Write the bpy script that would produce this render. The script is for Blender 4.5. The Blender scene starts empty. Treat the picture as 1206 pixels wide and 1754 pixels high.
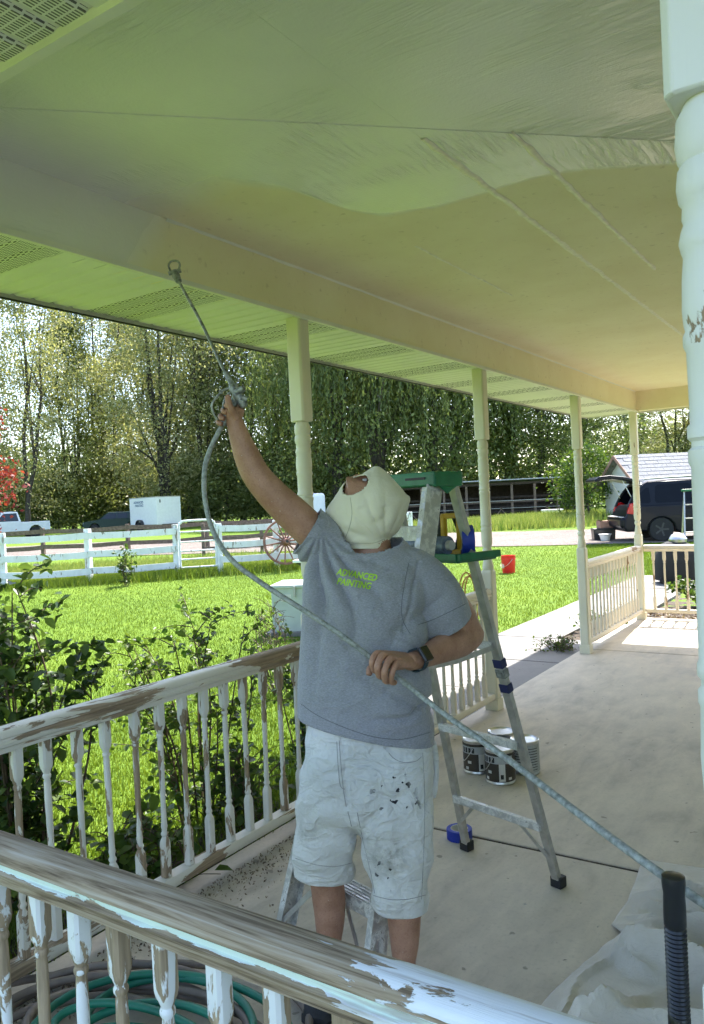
import bpy, bmesh, math, random
import numpy as np
from mathutils import Vector, Matrix, Euler, noise

SC = bpy.context.scene
COL = SC.collection
R = math.radians

# ------------------------------------------------------------------ camera
YAW, PITCH, ROLL, FPX = 0.5855, -0.011, -0.0479, 1346.1
CAM_POS = Vector((0, 0, 1.6))
_d = Vector((-math.sin(YAW)*math.cos(PITCH), math.cos(YAW)*math.cos(PITCH), math.sin(PITCH)))
_r0 = Vector((math.cos(YAW), math.sin(YAW), 0)); _u0 = _r0.cross(_d)
_r = math.cos(ROLL)*_r0 + math.sin(ROLL)*_u0
_u = -math.sin(ROLL)*_r0 + math.cos(ROLL)*_u0
cam_data = bpy.data.cameras.new('camera')
cam = bpy.data.objects.new('camera', cam_data); COL.objects.link(cam)
cam.matrix_world = Matrix(((_r.x, _u.x, -_d.x, 0), (_r.y, _u.y, -_d.y, 0), (_r.z, _u.z, -_d.z, 1.6), (0, 0, 0, 1)))
cam_data.sensor_fit = 'VERTICAL'; cam_data.sensor_height = 24.0
cam_data.lens = 24.0*FPX/1754.0
cam_data.clip_start = 0.05; cam_data.clip_end = 2000
SC.camera = cam

# ------------------------------------------------------------------ light
SUN_EL, SUN_AZ = R(54.5), R(-5.0)          # azimuth measured from +Y towards +X
world = bpy.data.worlds.new('World'); SC.world = world; world.use_nodes = True
wn = world.node_tree; wn.nodes.clear()
sky = wn.nodes.new('ShaderNodeTexSky'); sky.sky_type = 'NISHITA'; sky.sun_disc = False
sky.sun_elevation = SUN_EL; sky.sun_rotation = SUN_AZ
sky.air_density = 1.0; sky.dust_density = 1.6; sky.ozone_density = 1.0
bg = wn.nodes.new('ShaderNodeBackground'); bg.inputs['Strength'].default_value = 0.15
wo = wn.nodes.new('ShaderNodeOutputWorld')
wn.links.new(sky.outputs[0], bg.inputs[0]); wn.links.new(bg.outputs[0], wo.inputs[0])
sun_data = bpy.data.lights.new('sun', 'SUN'); sun_data.energy = 4.0; sun_data.angle = R(0.53); sun_data.color = (1.0, 0.95, 0.87)
sun = bpy.data.objects.new('sun', sun_data); COL.objects.link(sun)
_sd = Vector((math.sin(SUN_AZ)*math.cos(SUN_EL), math.cos(SUN_AZ)*math.cos(SUN_EL), math.sin(SUN_EL)))
sun.rotation_euler = _sd.to_track_quat('Z', 'Y').to_euler(); sun.location = (0, 20, 30)
SC.view_settings.view_transform = 'Standard'; SC.view_settings.look = 'None'
SC.view_settings.gamma = 1.0; SC.view_settings.use_curve_mapping = False
SC.view_settings.exposure = 1.97
SC.render.engine = 'CYCLES'
SC.cycles.max_bounces = 5; SC.cycles.diffuse_bounces = 4; SC.cycles.glossy_bounces = 2
SC.cycles.transmission_bounces = 2; SC.cycles.transparent_max_bounces = 4
SC.cycles.caustics_reflective = False; SC.cycles.caustics_refractive = False
SC.cycles.sample_clamp_indirect = 6.0
SC.cycles.use_denoising = True
SC.cycles.use_adaptive_sampling = True; SC.cycles.adaptive_threshold = .03

# ------------------------------------------------------------------ helpers
def P(px, py, d):
    """world point seen at a position of the photograph, d metres into the scene"""
    return CAM_POS + d*(_d + ((px-603.0)/FPX)*_r - ((py-877.0)/FPX)*_u)

def gz(x, y):
    r = math.hypot(x, y)
    return float(np.interp(r, [0, 9, 18, 25, 55, 80, 150, 400], [-.12, -.12, 0, .1, .25, .4, .6, .8]))

class MB:
    def __init__(s): s.v = []; s.f = []; s.m = []; s.s = []
    def add(s, v, f, mi=0, smooth=False):
        o = len(s.v); s.v += [Vector(p) for p in v]
        s.f += [tuple(i+o for i in q) for q in f]; s.m += [mi]*len(f); s.s += [smooth]*len(f); return s
    def box(s, c, size, rot=None, mi=0, taper=1.0):
        x, y, z = (q/2 for q in size)
        vs = [(-x,-y,-z),(x,-y,-z),(x,y,-z),(-x,y,-z),(-x*taper,-y*taper,z),(x*taper,-y*taper,z),(x*taper,y*taper,z),(-x*taper,y*taper,z)]
        M = rot if rot else Matrix.Identity(3)
        c = Vector(c)
        return s.add([c+M@Vector(v) for v in vs], [(0,3,2,1),(4,5,6,7),(0,1,5,4),(1,2,6,5),(2,3,7,6),(3,0,4,7)], mi)
    def bar(s, a, b, w, h, up=(0,0,1), mi=0):
        """rectangular bar from a to b, w across, h along up"""
        a, b = Vector(a), Vector(b); t = (b-a).normalized(); up = Vector(up)
        x = t.cross(up); x = x.normalized() if x.length > 1e-5 else t.orthogonal().normalized(); y = x.cross(t).normalized()
        vs = [p+sx*x*w/2+sy*y*h/2 for p in (a, b) for sx, sy in ((-1,-1),(1,-1),(1,1),(-1,1))]
        return s.add(vs, [(0,1,2,3),(7,6,5,4),(0,4,5,1),(1,5,6,2),(2,6,7,3),(3,7,4,0)], mi)
    def rings(s, rings, closed_ends=True, mi=0, smooth=True):
        n = len(rings[0]); vs = [p for r in rings for p in r]; fs = []
        for k in range(len(rings)-1):
            for i in range(n):
                j = (i+1) % n
                fs.append((k*n+i, k*n+j, (k+1)*n+j, (k+1)*n+i))
        if closed_ends:
            fs.append(tuple(reversed(range(n)))); fs.append(tuple((len(rings)-1)*n+i for i in range(n)))
        return s.add(vs, fs, mi, smooth)
    def tube(s, path, rad, n=10, mi=0, flat=1.0, closed=False):
        path = [Vector(p) for p in path]; m = len(path)
        rr = rad if isinstance(rad, (list, tuple)) else [rad]*m
        t0 = (path[1]-path[0]).normalized(); x = t0.orthogonal().normalized(); rg = []
        for i, p in enumerate(path):
            t = (path[min(i+1, m-1)]-path[max(i-1, 0)]).normalized()
            x = (x-t*x.dot(t)); x = x.normalized() if x.length > 1e-6 else t.orthogonal().normalized(); y = t.cross(x)
            rg.append([p+rr[i]*(math.cos(2*math.pi*k/n)*x+math.sin(2*math.pi*k/n)*y*flat) for k in range(n)])
        return s.rings(rg, True, mi)
    def lathe(s, prof, c=(0,0,0), n=24, mi=0, M=None):
        c = Vector(c); M = M or Matrix.Identity(3)
        rg = [[c+M@Vector((r*math.cos(2*math.pi*k/n), r*math.sin(2*math.pi*k/n), z)) for k in range(n)] for r, z in prof]
        return s.rings(rg, True, mi)
    def prism(s, poly, a, b, mi=0, smooth=False):
        """closed polygon of 3D points swept from offset a to offset b"""
        a, b = Vector(a), Vector(b); n = len(poly); poly = [Vector(p) for p in poly]
        vs = [p+a for p in poly]+[p+b for p in poly]
        fs = [(i, (i+1) % n, n+(i+1) % n, n+i) for i in range(n)]
        s.add(vs, fs, mi, smooth); o = len(s.v)-2*n
        s.f += [tuple(o+i for i in reversed(range(n))), tuple(o+n+i for i in range(n))]; s.m += [mi, mi]; s.s += [False, False]
        return s
    def shift(s, d):
        d = Vector(d); s.v = [p+d for p in s.v]; return s

def spline(pts, n=8):
    pts = [Vector(p) for p in pts]; out = []
    for i in range(len(pts)-1):
        p0, p1, p2, p3 = pts[max(i-1, 0)], pts[i], pts[i+1], pts[min(i+2, len(pts)-1)]
        for k in range(n):
            t = k/n
            out.append(.5*((2*p1)+(p2-p0)*t+(2*p0-5*p1+4*p2-p3)*t*t+(3*p1-p0-3*p2+p3)*t**3))
    out.append(pts[-1]); return out

def tag(o, label=None, cat=None, group=None, kind=None):
    if label: o['label'] = label
    if cat: o['category'] = cat
    if group: o['group'] = group
    if kind: o['kind'] = kind
    return o

def mesh_of(mb, name, mats):
    me = bpy.data.meshes.new(name); me.from_pydata([tuple(p) for p in mb.v], [], mb.f)
    for m in (mats if isinstance(mats, (list, tuple)) else [mats]): me.materials.append(m)
    me.polygons.foreach_set('material_index', mb.m); me.polygons.foreach_set('use_smooth', mb.s)
    bm = bmesh.new(); bm.from_mesh(me); bmesh.ops.recalc_face_normals(bm, faces=bm.faces); bm.to_mesh(me); bm.free()
    if any(mb.s): me.set_sharp_from_angle(angle=R(42))
    return me

def obj(name, mb, mats=None, parent=None, bevel=0.0, loc=None, rot=None):
    me = mb if isinstance(mb, bpy.types.Mesh) else mesh_of(mb, name, mats)
    o = bpy.data.objects.new(name, me); COL.objects.link(o)
    if parent: o.parent = parent
    if loc is not None: o.location = loc
    if rot is not None: o.rotation_euler = rot
    if bevel:
        b = o.modifiers.new('bevel', 'BEVEL'); b.width = bevel; b.segments = 2; b.limit_method = 'ANGLE'; b.angle_limit = R(40)
    return o

def np_mesh(name, V, F, mat, smooth=False):
    """V (n,3), F (m,k) arrays -> mesh"""
    me = bpy.data.meshes.new(name); k = F.shape[1]
    me.vertices.add(len(V)); me.vertices.foreach_set('co', np.ascontiguousarray(V, dtype=np.float32).ravel())
    me.loops.add(F.size); me.loops.foreach_set('vertex_index', np.ascontiguousarray(F, dtype=np.int32).ravel())
    me.polygons.add(len(F)); me.polygons.foreach_set('loop_start', np.arange(0, F.size, k, dtype=np.int32))
    if smooth: me.polygons.foreach_set('use_smooth', np.ones(len(F), dtype=bool))
    me.materials.append(mat); me.update(calc_edges=True); return me

def thing(name, label, cat, loc=(0,0,0), rotz=0.0, group=None):
    o = bpy.data.objects.new(name, None); COL.objects.link(o); o.empty_display_size = .1
    o.location = loc; o.rotation_euler = (0, 0, rotz)
    return tag(o, label, cat, group)

def part(name, mb, mats, root, bevel=0.0):
    """mesh built in world coordinates, stored relative to its (unrotated) root"""
    base = root.location if root.parent is None else root.parent.location
    if root.parent is not None and root.type == 'MESH': base = Vector((0,0,0))+root.parent.location
    mb.shift(-Vector(base))
    return obj(name, mb, mats, root, bevel)

def copy_tree(o, parent=None):
    c = o.copy(); COL.objects.link(c); c.parent = parent
    for ch in list(o.children): copy_tree(ch, c)
    return c

# ------------------------------------------------------------------ materials
def new_mat(name):
    m = bpy.data.materials.new(name); m.use_nodes = True
    nt = m.node_tree; b = nt.nodes['Principled BSDF']; return m, nt, b

def nd(nt, typ, ins=None, **at):
    n = nt.nodes.new(typ)
    for k, v in at.items(): setattr(n, k, v)
    for k, v in (ins or {}).items():
        if hasattr(v, 'is_output') or isinstance(v, bpy.types.NodeSocket): nt.links.new(v, n.inputs[k])
        else: n.inputs[k].default_value = v
    return n

def math_(nt, op, a, b=0.0, c=None, clamp=False):
    n = nt.nodes.new('ShaderNodeMath'); n.operation = op; n.use_clamp = clamp
    for i, v in enumerate((a, b) if c is None else (a, b, c)):
        if isinstance(v, bpy.types.NodeSocket): nt.links.new(v, n.inputs[i])
        else: n.inputs[i].default_value = v
    return n.outputs[0]

def ramp(nt, fac, stops, interp='LINEAR'):
    n = nt.nodes.new('ShaderNodeValToRGB'); n.color_ramp.interpolation = interp
    el = n.color_ramp.elements
    while len(el) < len(stops): el.new(0.5)
    for e, (p, c) in zip(el, stops):
        e.position = p; e.color = (c, c, c, 1) if isinstance(c, (int, float)) else (*c, 1)
    if fac is not None: nt.links.new(fac, n.inputs[0])
    return n.outputs[0]

def mix(nt, fac, a, b, typ='RGBA', blend='MIX'):
    n = nt.nodes.new('ShaderNodeMix'); n.data_type = 'RGBA'; n.blend_type = blend
    for k, v in ((0, fac), (6, a), (7, b)):
        if isinstance(v, bpy.types.NodeSocket): nt.links.new(v, n.inputs[k])
        elif k == 0: n.inputs[0].default_value = v
        else: n.inputs[k].default_value = (*v, 1)
    return n.outputs[2]

def pos(nt, scale=(1,1,1), rot=(0,0,0), obj_space=False):
    if obj_space: src = nt.nodes.new('ShaderNodeTexCoord').outputs['Object']
    else: src = nt.nodes.new('ShaderNodeNewGeometry').outputs['Position']
    m = nt.nodes.new('ShaderNodeMapping'); nt.links.new(src, m.inputs[0])
    m.inputs['Scale'].default_value = scale; m.inputs['Rotation'].default_value = rot
    return m.outputs[0]

def noise_(nt, vec, scale, detail=4, rough=.55, dist=0.0):
    n = nd(nt, 'ShaderNodeTexNoise', {'Scale': scale, 'Detail': detail, 'Roughness': rough, 'Distortion': dist}); nt.links.new(vec, n.inputs['Vector'])
    return n.outputs['Fac']

def bump(nt, b, height, strength=.3, dist=.01):
    n = nd(nt, 'ShaderNodeBump', {'Strength': strength, 'Distance': dist}); nt.links.new(height, n.inputs['Height'])
    nt.links.new(n.outputs[0], b.inputs['Normal']); return n

def simple(name, col, rough=.6, metal=0.0, var=.12, vscale=6.0, bstr=.12, bscale=60.0, spec=None, coat=0.0, obj_space=False):
    """plain colour with uneven tone and fine relief"""
    m, nt, b = new_mat(name); v = pos(nt, obj_space=obj_space)
    nz = noise_(nt, v, vscale, 5)
    lo = tuple(max(0, c*(1-var)) for c in col); hi = tuple(min(1, c*(1+var)) for c in col)
    nt.links.new(ramp(nt, nz, [(.3, lo), (.7, hi)]), b.inputs['Base Color'])
    b.inputs['Roughness'].default_value = rough; b.inputs['Metallic'].default_value = metal
    if coat: b.inputs['Coat Weight'].default_value = coat
    if spec is not None: b.inputs['Specular IOR Level'].default_value = spec
    if bstr: bump(nt, b, noise_(nt, v, bscale, 3), bstr, .004)
    return m

M = {}
def weathered(name, paint, amount, wood=(.30, .22, .14), axis='Z', rough=.55, grime=.25):
    """paint flaking off grey-brown wood; amount 0..1 of bare wood"""
    m, nt, b = new_mat(name)
    sc = {'X': (.16, 1, 1), 'Y': (1, .16, 1), 'Z': (1, 1, .28)}[axis]
    v = pos(nt, sc)
    n1 = noise_(nt, v, 13, 6, .62, .6); n2 = noise_(nt, pos(nt), 2.3, 2)
    s = math_(nt, 'ADD', math_(nt, 'MULTIPLY', n1, .75), math_(nt, 'MULTIPLY', n2, .35))
    th = .55+(amount-.5)*.34
    mask = ramp(nt, s, [(th, 0.0), (th+.012, 1.0)])   # 1 = paint
    mask_inv = mask
    sg = {'X': (.06, 1, 1), 'Y': (1, .06, 1), 'Z': (1, 1, .06)}[axis]
    grain = noise_(nt, pos(nt, sg), 70, 4, .6, .3)
    wd = ramp(nt, grain, [(.25, tuple(c*.55 for c in wood)), (.5, wood), (.8, tuple(min(1, c*1.55+.03) for c in wood))])
    g = noise_(nt, pos(nt, sc), 7, 5)
    pc = mix(nt, ramp(nt, g, [(.35, 0.0), (.85, grime*2)]), paint, tuple(c*.62 for c in (paint[0], paint[1]*.97, paint[2]*.9)))
    nt.links.new(mix(nt, mask, wd, pc), b.inputs['Base Color'])
    nt.links.new(ramp(nt, mask, [(0, .9), (1, rough)]), b.inputs['Roughness'])
    h = math_(nt, 'ADD', math_(nt, 'MULTIPLY', mask, .6), math_(nt, 'MULTIPLY', grain, .35))
    bump(nt, b, h, .5, .003); return m

M['rail_old'] = weathered('rail_old', (.74, .70, .60), .42, axis='Y')
M['bal_old'] = weathered('bal_old', (.76, .73, .65), .40, axis='Z')
M['rail_far'] = weathered('rail_far', (.74, .66, .52), .10, axis='Y', wood=(.33, .22, .13))
M['bal_far'] = weathered('bal_far', (.74, .66, .52), .14, axis='Z', wood=(.33, .22, .13))
M['bal_near'] = weathered('bal_near', (.80, .82, .82), .46, axis='Z', wood=(.34, .26, .17), grime=.1)
M['post_old'] = weathered('post_old', (.74, .70, .54), .03, axis='Z')
M['post_near'] = weathered('post_near', (.70, .69, .66), .09, axis='Z', grime=.05)

def near_rail_mat():
    m, nt, b = new_mat('rail_near')
    g = nt.nodes.new('ShaderNodeNewGeometry'); sx = nd(nt, 'ShaderNodeSeparateXYZ', {0: g.outputs['Position']})
    X, Y, Z = sx.outputs
    n1 = noise_(nt, pos(nt, (.35, 1.3, 1)), 16, 6, .6, .7)
    n2 = noise_(nt, pos(nt, (.5, 1, 1)), 4, 3)
    # paint survives towards the sheltered right end and inside the moulding groove
    right = ramp(nt, math_(nt, 'MULTIPLY_ADD', X, .5, 1.0), [(.18, -.06), (.50, .06), (.70, .27), (.85, .37)])
    groove = math_(nt, 'MULTIPLY', math_(nt, 'MULTIPLY', ramp(nt, math_(nt, 'MULTIPLY', math_(nt, 'SUBTRACT', math_(nt, 'MULTIPLY_ADD', n1, .022, Z), .811), 8.0), [(.56, 0.0), (.58, 1.0), (.67, 1.0), (.69, 0.0)]),
                   math_(nt, 'LESS_THAN', Y, .955)), .27)
    s = math_(nt, 'ADD', math_(nt, 'ADD', math_(nt, 'MULTIPLY', n1, .7), math_(nt, 'MULTIPLY', n2, .35)), math_(nt, 'ADD', right, groove))
    mask = ramp(nt, s, [(.77, 0.0), (.78, 1.0)])
    grain = noise_(nt, pos(nt, (.05, 1.4, 1.4)), 62, 5, .62, .5); g2 = noise_(nt, pos(nt, (.12, 1, 1)), 9, 4, .6, .8)
    gg = math_(nt, 'ADD', math_(nt, 'MULTIPLY', grain, .72), math_(nt, 'MULTIPLY', g2, .28))
    wd = ramp(nt, gg, [(.36, (.04, .028, .018)), (.45, (.20, .145, .092)), (.53, (.34, .265, .18)), (.66, (.47, .41, .33))])
    pg = ramp(nt, groove, [(.1, (.80, .83, .86)), (.25, (.66, .78, .70))])
    crack = noise_(nt, pos(nt, (.08, 1.5, 1)), 45, 4, .6, .4)
    pc = mix(nt, ramp(nt, crack, [(.54, 0.0), (.68, .75)]), pg, (.38, .35, .33))
    nt.links.new(mix(nt, mask, wd, pc), b.inputs['Base Color'])
    nt.links.new(ramp(nt, mask, [(0, .92), (1, .5)]), b.inputs['Roughness'])
    bump(nt, b, math_(nt, 'ADD', math_(nt, 'MULTIPLY', mask, .8), math_(nt, 'MULTIPLY', gg, 1.1)), .75, .003); return m
M['rail_near'] = near_rail_mat()

def ceiling_mat(name, beam=False):
    """old cream paint; the part sprayed today is greyer and still wet"""
    m, nt, b = new_mat(name)
    g = nt.nodes.new('ShaderNodeNewGeometry'); sx = nd(nt, 'ShaderNodeSeparateXYZ', {0: g.outputs['Position']})
    X, Y, Z = sx.outputs
    wob = math_(nt, 'MULTIPLY', math_(nt, 'SUBTRACT', noise_(nt, pos(nt), 3.5, 3), .5), .10)
    if beam:
        edge = math_(nt, 'MULTIPLY_ADD', math_(nt, 'SUBTRACT', Z, 2.56), .7, 2.13); soft = 7.0
    else:
        xs = [-2.40, -2.288, -2.156, -1.935, -1.80, -1.74, -1.667, -1.469, -1.159, -.854, -.579, .6]
        ys = [2.22, 2.19, 2.21, 2.18, 2.40, 2.74, 2.875, 2.918, 2.91, 2.958, 3.12, 3.6]
        cr = ramp(nt, math_(nt, 'DIVIDE', math_(nt, 'ADD', X, 2.40), 3.0), [((x+2.4)/3.0, y/4.0) for x, y in zip(xs, ys)])
        edge = math_(nt, 'MULTIPLY', nd(nt, 'ShaderNodeSeparateColor', {0: cr}).outputs[0], 4.0); soft = 30.0
    dd = math_(nt, 'SUBTRACT', math_(nt, 'ADD', edge, wob), Y)
    if not beam:   # overspray is soft at the left, crisp on the right
        sl = ramp(nt, math_(nt, 'MULTIPLY_ADD', X, .5, 1.25), [(.05, .12), (.32, .3), (.5, 1.0)])
        wet = math_(nt, 'MULTIPLY_ADD', math_(nt, 'MULTIPLY', dd, sl), 22.0, .5, clamp=True)
    else: wet = math_(nt, 'MULTIPLY_ADD', dd, soft, .5, clamp=True)
    blotch = noise_(nt, pos(nt), 2.2, 5, .6); fine = noise_(nt, pos(nt), 26, 4)
    old = mix(nt, ramp(nt, fine, [(.62, 0.0), (.74, .35)]), ramp(nt, blotch, [(.3, (.78, .69, .45)), (.75, (.86, .79, .56))]), (.40, .30, .17))
    new = ramp(nt, blotch, [(.3, (.73, .715, .645)), (.7, (.80, .78, .71))])
    nt.links.new(mix(nt, wet, old, new), b.inputs['Base Color'])
    # grain runs along X before the mitre of the near corner, along Y after it
    mit = math_(nt, 'GREATER_THAN', math_(nt, 'SUBTRACT', Y, X), 3.46)
    gx = noise_(nt, pos(nt, (.13, 1.0, 1)), 42, 4, .6, .9); gy = noise_(nt, pos(nt, (1.0, .13, 1)), 42, 4, .6, .9)
    if beam: gx = gy
    grain = math_(nt, 'ADD', math_(nt, 'MULTIPLY', gx, math_(nt, 'SUBTRACT', 1.0, mit)), math_(nt, 'MULTIPLY', gy, mit))
    patch = ramp(nt, math_(nt, 'ADD', noise_(nt, pos(nt, (.6, 1, 1)), 3.0, 3), math_(nt, 'MULTIPLY_ADD', X, .10, .10)), [(.42, .06), (.64, 1.0)])
    amp = math_(nt, 'MULTIPLY', math_(nt, 'MULTIPLY_ADD', wet, .82, .18), patch)
    stip = noise_(nt, pos(nt), 95, 3)
    h = math_(nt, 'ADD', math_(nt, 'MULTIPLY', ramp(nt, grain, [(.42, 0.0), (.70, 1.0)]), amp), math_(nt, 'MULTIPLY', stip, .18))
    bump(nt, b, h, .7, .007)
    nt.links.new(ramp(nt, wet, [(0, .72), (1, .19)]), b.inputs['Roughness'])
    return m
M['ceiling'] = ceiling_mat('ceiling'); M['beam'] = ceiling_mat('beam', True)
M['soffit'] = simple('soffit', (.76, .76, .66), .5, var=.05, vscale=3)
M['trim'] = simple('trim', (.74, .72, .62), .55, var=.06)
M['gutter'] = simple('gutter', (.42, .41, .37), .45, var=.1)
M['dark'] = simple('dark', (.02, .02, .02), .6)
def vent_mat():
    m, nt, b = new_mat('soffit_vent')
    g = nt.nodes.new('ShaderNodeTexCoord'); sx = nd(nt, 'ShaderNodeSeparateXYZ', {0: g.outputs['Object']})
    X, Y, Z = sx.outputs
    row = math_(nt, 'FLOOR', math_(nt, 'MULTIPLY', X, 1/.024))
    fx = math_(nt, 'FRACT', math_(nt, 'MULTIPLY', X, 1/.024))
    fy = math_(nt, 'FRACT', math_(nt, 'ADD', math_(nt, 'MULTIPLY', Y, 1/.0085), math_(nt, 'MULTIPLY', row, .5)))
    hole = math_(nt, 'MULTIPLY', math_(nt, 'GREATER_THAN', fx, .22), math_(nt, 'GREATER_THAN', fy, .52))
    nt.links.new(mix(nt, hole, (.76, .76, .66), (.12, .12, .09)), b.inputs['Base Color'])
    b.inputs['Roughness'].default_value = .5
    bump(nt, b, math_(nt, 'SUBTRACT', 1.0, hole), .6, .003); return m
M['vent'] = vent_mat()

def concrete(name, col, stain=.35):
    m, nt, b = new_mat(name)
    big = noise_(nt, pos(nt, (1, 1, 1)), .9, 5, .6, .4); mid = noise_(nt, pos(nt, (2.2, .8, 1)), 3.2, 6, .65, .3); fine = noise_(nt, pos(nt), 55, 5, .7)
    t = math_(nt, 'ADD', math_(nt, 'MULTIPLY', big, .5), math_(nt, 'MULTIPLY', mid, .5))
    c1 = ramp(nt, t, [(.36, tuple(c*(1-stain) for c in col)), (.50, col), (.64, tuple(min(1, c*1.22) for c in col))])
    c2 = mix(nt, ramp(nt, fine, [(.30, .35), (.48, 0.0)]), c1, tuple(c*.62 for c in col))
    spot = noise_(nt, pos(nt), 17, 2, .4)
    c3 = mix(nt, ramp(nt, spot, [(.72, 0.0), (.75, .7)]), c2, tuple(c*.35 for c in col))
    nt.links.new(c3, b.inputs['Base Color'])
    nt.links.new(ramp(nt, t, [(.3, .62), (.7, .85)]), b.inputs['Roughness'])
    bump(nt, b, math_(nt, 'ADD', math_(nt, 'MULTIPLY', fine, .6), mid), .25, .004); return m
M['concrete'] = concrete('concrete', (.535, .465, .36)); M['walk'] = concrete('walk', (.155, .148, .135), .2)

def ground_mat():
    m, nt, b = new_mat('lawn')
    a = noise_(nt, pos(nt), .30, 5, .65); c = noise_(nt, pos(nt), 3.0, 5, .65); f = noise_(nt, pos(nt, (1, 1, 1)), 60, 4, .7)
    t = math_(nt, 'ADD', math_(nt, 'MULTIPLY', a, .35), math_(nt, 'ADD', math_(nt, 'MULTIPLY', c, .3), math_(nt, 'MULTIPLY', f, .35)))
    nt.links.new(ramp(nt, t, [(.34, (.055, .105, .011)), (.5, (.115, .195, .019)), (.66, (.19, .27, .033))]), b.inputs['Base Color'])
    b.inputs['Roughness'].default_value = .9; b.inputs['Specular IOR Level'].default_value = .15
    bump(nt, b, f, .7, .03); return m
M['lawn'] = ground_mat()
def gravel_mat(name='gravel', lo=(.10, .08, .068), hi=(.205, .168, .145)):
    m, nt, b = new_mat(name)
    v = nd(nt, 'ShaderNodeTexVoronoi', {'Scale': 16.0}); nt.links.new(pos(nt), v.inputs['Vector'])
    n = noise_(nt, pos(nt), .5, 5); s = nd(nt, 'ShaderNodeSeparateColor', {0: v.outputs['Color']}).outputs[0]
    t = math_(nt, 'ADD', math_(nt, 'MULTIPLY', s, .5), math_(nt, 'MULTIPLY', n, .5))
    nt.links.new(ramp(nt, t, [(.25, lo), (.75, hi)]), b.inputs['Base Color']); b.inputs['Roughness'].default_value = .95
    bump(nt, b, v.outputs['Distance'], .6, .03); return m
M['gravel'] = gravel_mat(); M['soil'] = gravel_mat('soil', (.035, .025, .016), (.10, .072, .048))

def leaf_mat(name, lo, hi, trans=.45, rough=.45, nscale=1.3, nw=.4):
    m, nt, b = new_mat(name)
    oi = nt.nodes.new('ShaderNodeNewGeometry'); n = noise_(nt, pos(nt), nscale, 4)
    t = math_(nt, 'ADD', math_(nt, 'MULTIPLY', oi.outputs['Random Per Island'], 1-nw), math_(nt, 'MULTIPLY', n, nw))
    c = ramp(nt, t, [(.25, lo), (.75, hi)])
    nt.links.new(c, b.inputs['Base Color']); b.inputs['Roughness'].default_value = rough; b.inputs['Specular IOR Level'].default_value = .35
    tr = nt.nodes.new('ShaderNodeBsdfTranslucent'); nt.links.new(mix(nt, .5, c, (1.0, 1.0, .25), blend='MULTIPLY'), tr.inputs[0])
    mx = nt.nodes.new('ShaderNodeMixShader'); mx.inputs[0].default_value = trans
    nt.links.new(b.outputs[0], mx.inputs[1]); nt.links.new(tr.outputs[0], mx.inputs[2])
    nt.links.new(mx.outputs[0], nt.nodes['Material Output'].inputs[0]); return m
M['leaf_rose'] = leaf_mat('leaf_rose', (.032, .07, .016), (.115, .175, .038), .45, .4)
M['leaf_bush'] = leaf_mat('leaf_bush', (.04, .09, .015), (.13, .19, .03), .45)
M['leaf_tree'] = leaf_mat('leaf_tree', (.11, .145, .045), (.27, .30, .11), .5)
M['leaf_tree2'] = leaf_mat('leaf_tree2', (.20, .225, .10), (.47, .46, .24), .5)
M['leaf_willow'] = leaf_mat('leaf_willow', (.075, .11, .035), (.23, .275, .10), .48)
M['leaf_red'] = leaf_mat('leaf_red', (.16, .02, .02), (.36, .06, .04), .4)
M['grass'] = leaf_mat('grass', (.062, .115, .010), (.20, .27, .032), .42, .5, .55, .62)
M['tall_grass'] = leaf_mat('tall_grass', (.12, .20, .035), (.33, .36, .11), .45, .6)
M['bark'] = simple('bark', (.06, .05, .04), .9, var=.5, vscale=9, bstr=.6, bscale=25)
M['stem'] = simple('stem', (.09, .06, .035), .8, var=.4)

# ------------------------------------------------------------------ the setting
def sheet(name, poly, z_off, mat, step=1.2):
    """ground-following sheet over a quad strip given as (near edge, far edge) polylines"""
    near, far = poly; rows = 10; V = []; F = []
    n = len(near)
    for j in range(rows+1):
        for i in range(n):
            a, b = near[i], far[i]; t = j/rows; x = a[0]+(b[0]-a[0])*t; y = a[1]+(b[1]-a[1])*t
            V.append((x, y, gz(x, y)+z_off))
    for j in range(rows):
        for i in range(n-1):
            F.append((j*n+i, j*n+i+1, (j+1)*n+i+1, (j+1)*n+i))
    return tag(obj(name, MB().add(V, F), mat), kind='structure')

def build_ground():
    rs = [0, 1, 2, 3.2, 5, 7, 9, 11, 13.5, 16, 18, 21, 25, 30, 36, 44, 55, 66, 80, 110, 150, 260, 400, 900]; na = 64
    V = [(0, 0, gz(0, 0))]; F = []
    for r in rs[1:]:
        for k in range(na):
            a = 2*math.pi*k/na; x, y = r*math.cos(a), r*math.sin(a)
            V.append((x, y, gz(x, y)))
    for k in range(na): F.append((0, 1+k, 1+(k+1) % na))
    for i in range(len(rs)-2):
        for k in range(na):
            a = 1+i*na; j = (k+1) % na; F.append((a+k, a+na+k, a+na+j, a+j))
    mb = MB().add(V, F, 0, True)
    return tag(obj('ground', mb, M['lawn']), kind='structure')
build_ground()

def subdiv_line(pts, n):
    out = []
    for (x0, y0), (x1, y1) in zip(pts[:-1], pts[1:]):
        for k in range(n): out.append((x0+(x1-x0)*k/n, y0+(y1-y0)*k/n))
    return out+[pts[-1]]
_near = subdiv_line([(-40, 3), (-27.8, 11.5), (-25.9, 16.3), (-22.4, 18.6), (-17.1, 20.2), (-12.3, 21.65), (-8.6, 22.15), (-5.4, 22.9), (-2.6, 23.7), (12, 27)], 4)
_far = subdiv_line([(-60, 8), (-46.3, 19.2), (-37.4, 23.6), (-32.8, 27.3), (-25.2, 29.9), (-17.1, 30.2), (-11.6, 29.9), (-9.0, 30.6), (-3.5, 32.3), (12, 36)], 4)
sheet('gravel_drive', (_near, _far), .02, M['gravel'])

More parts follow.
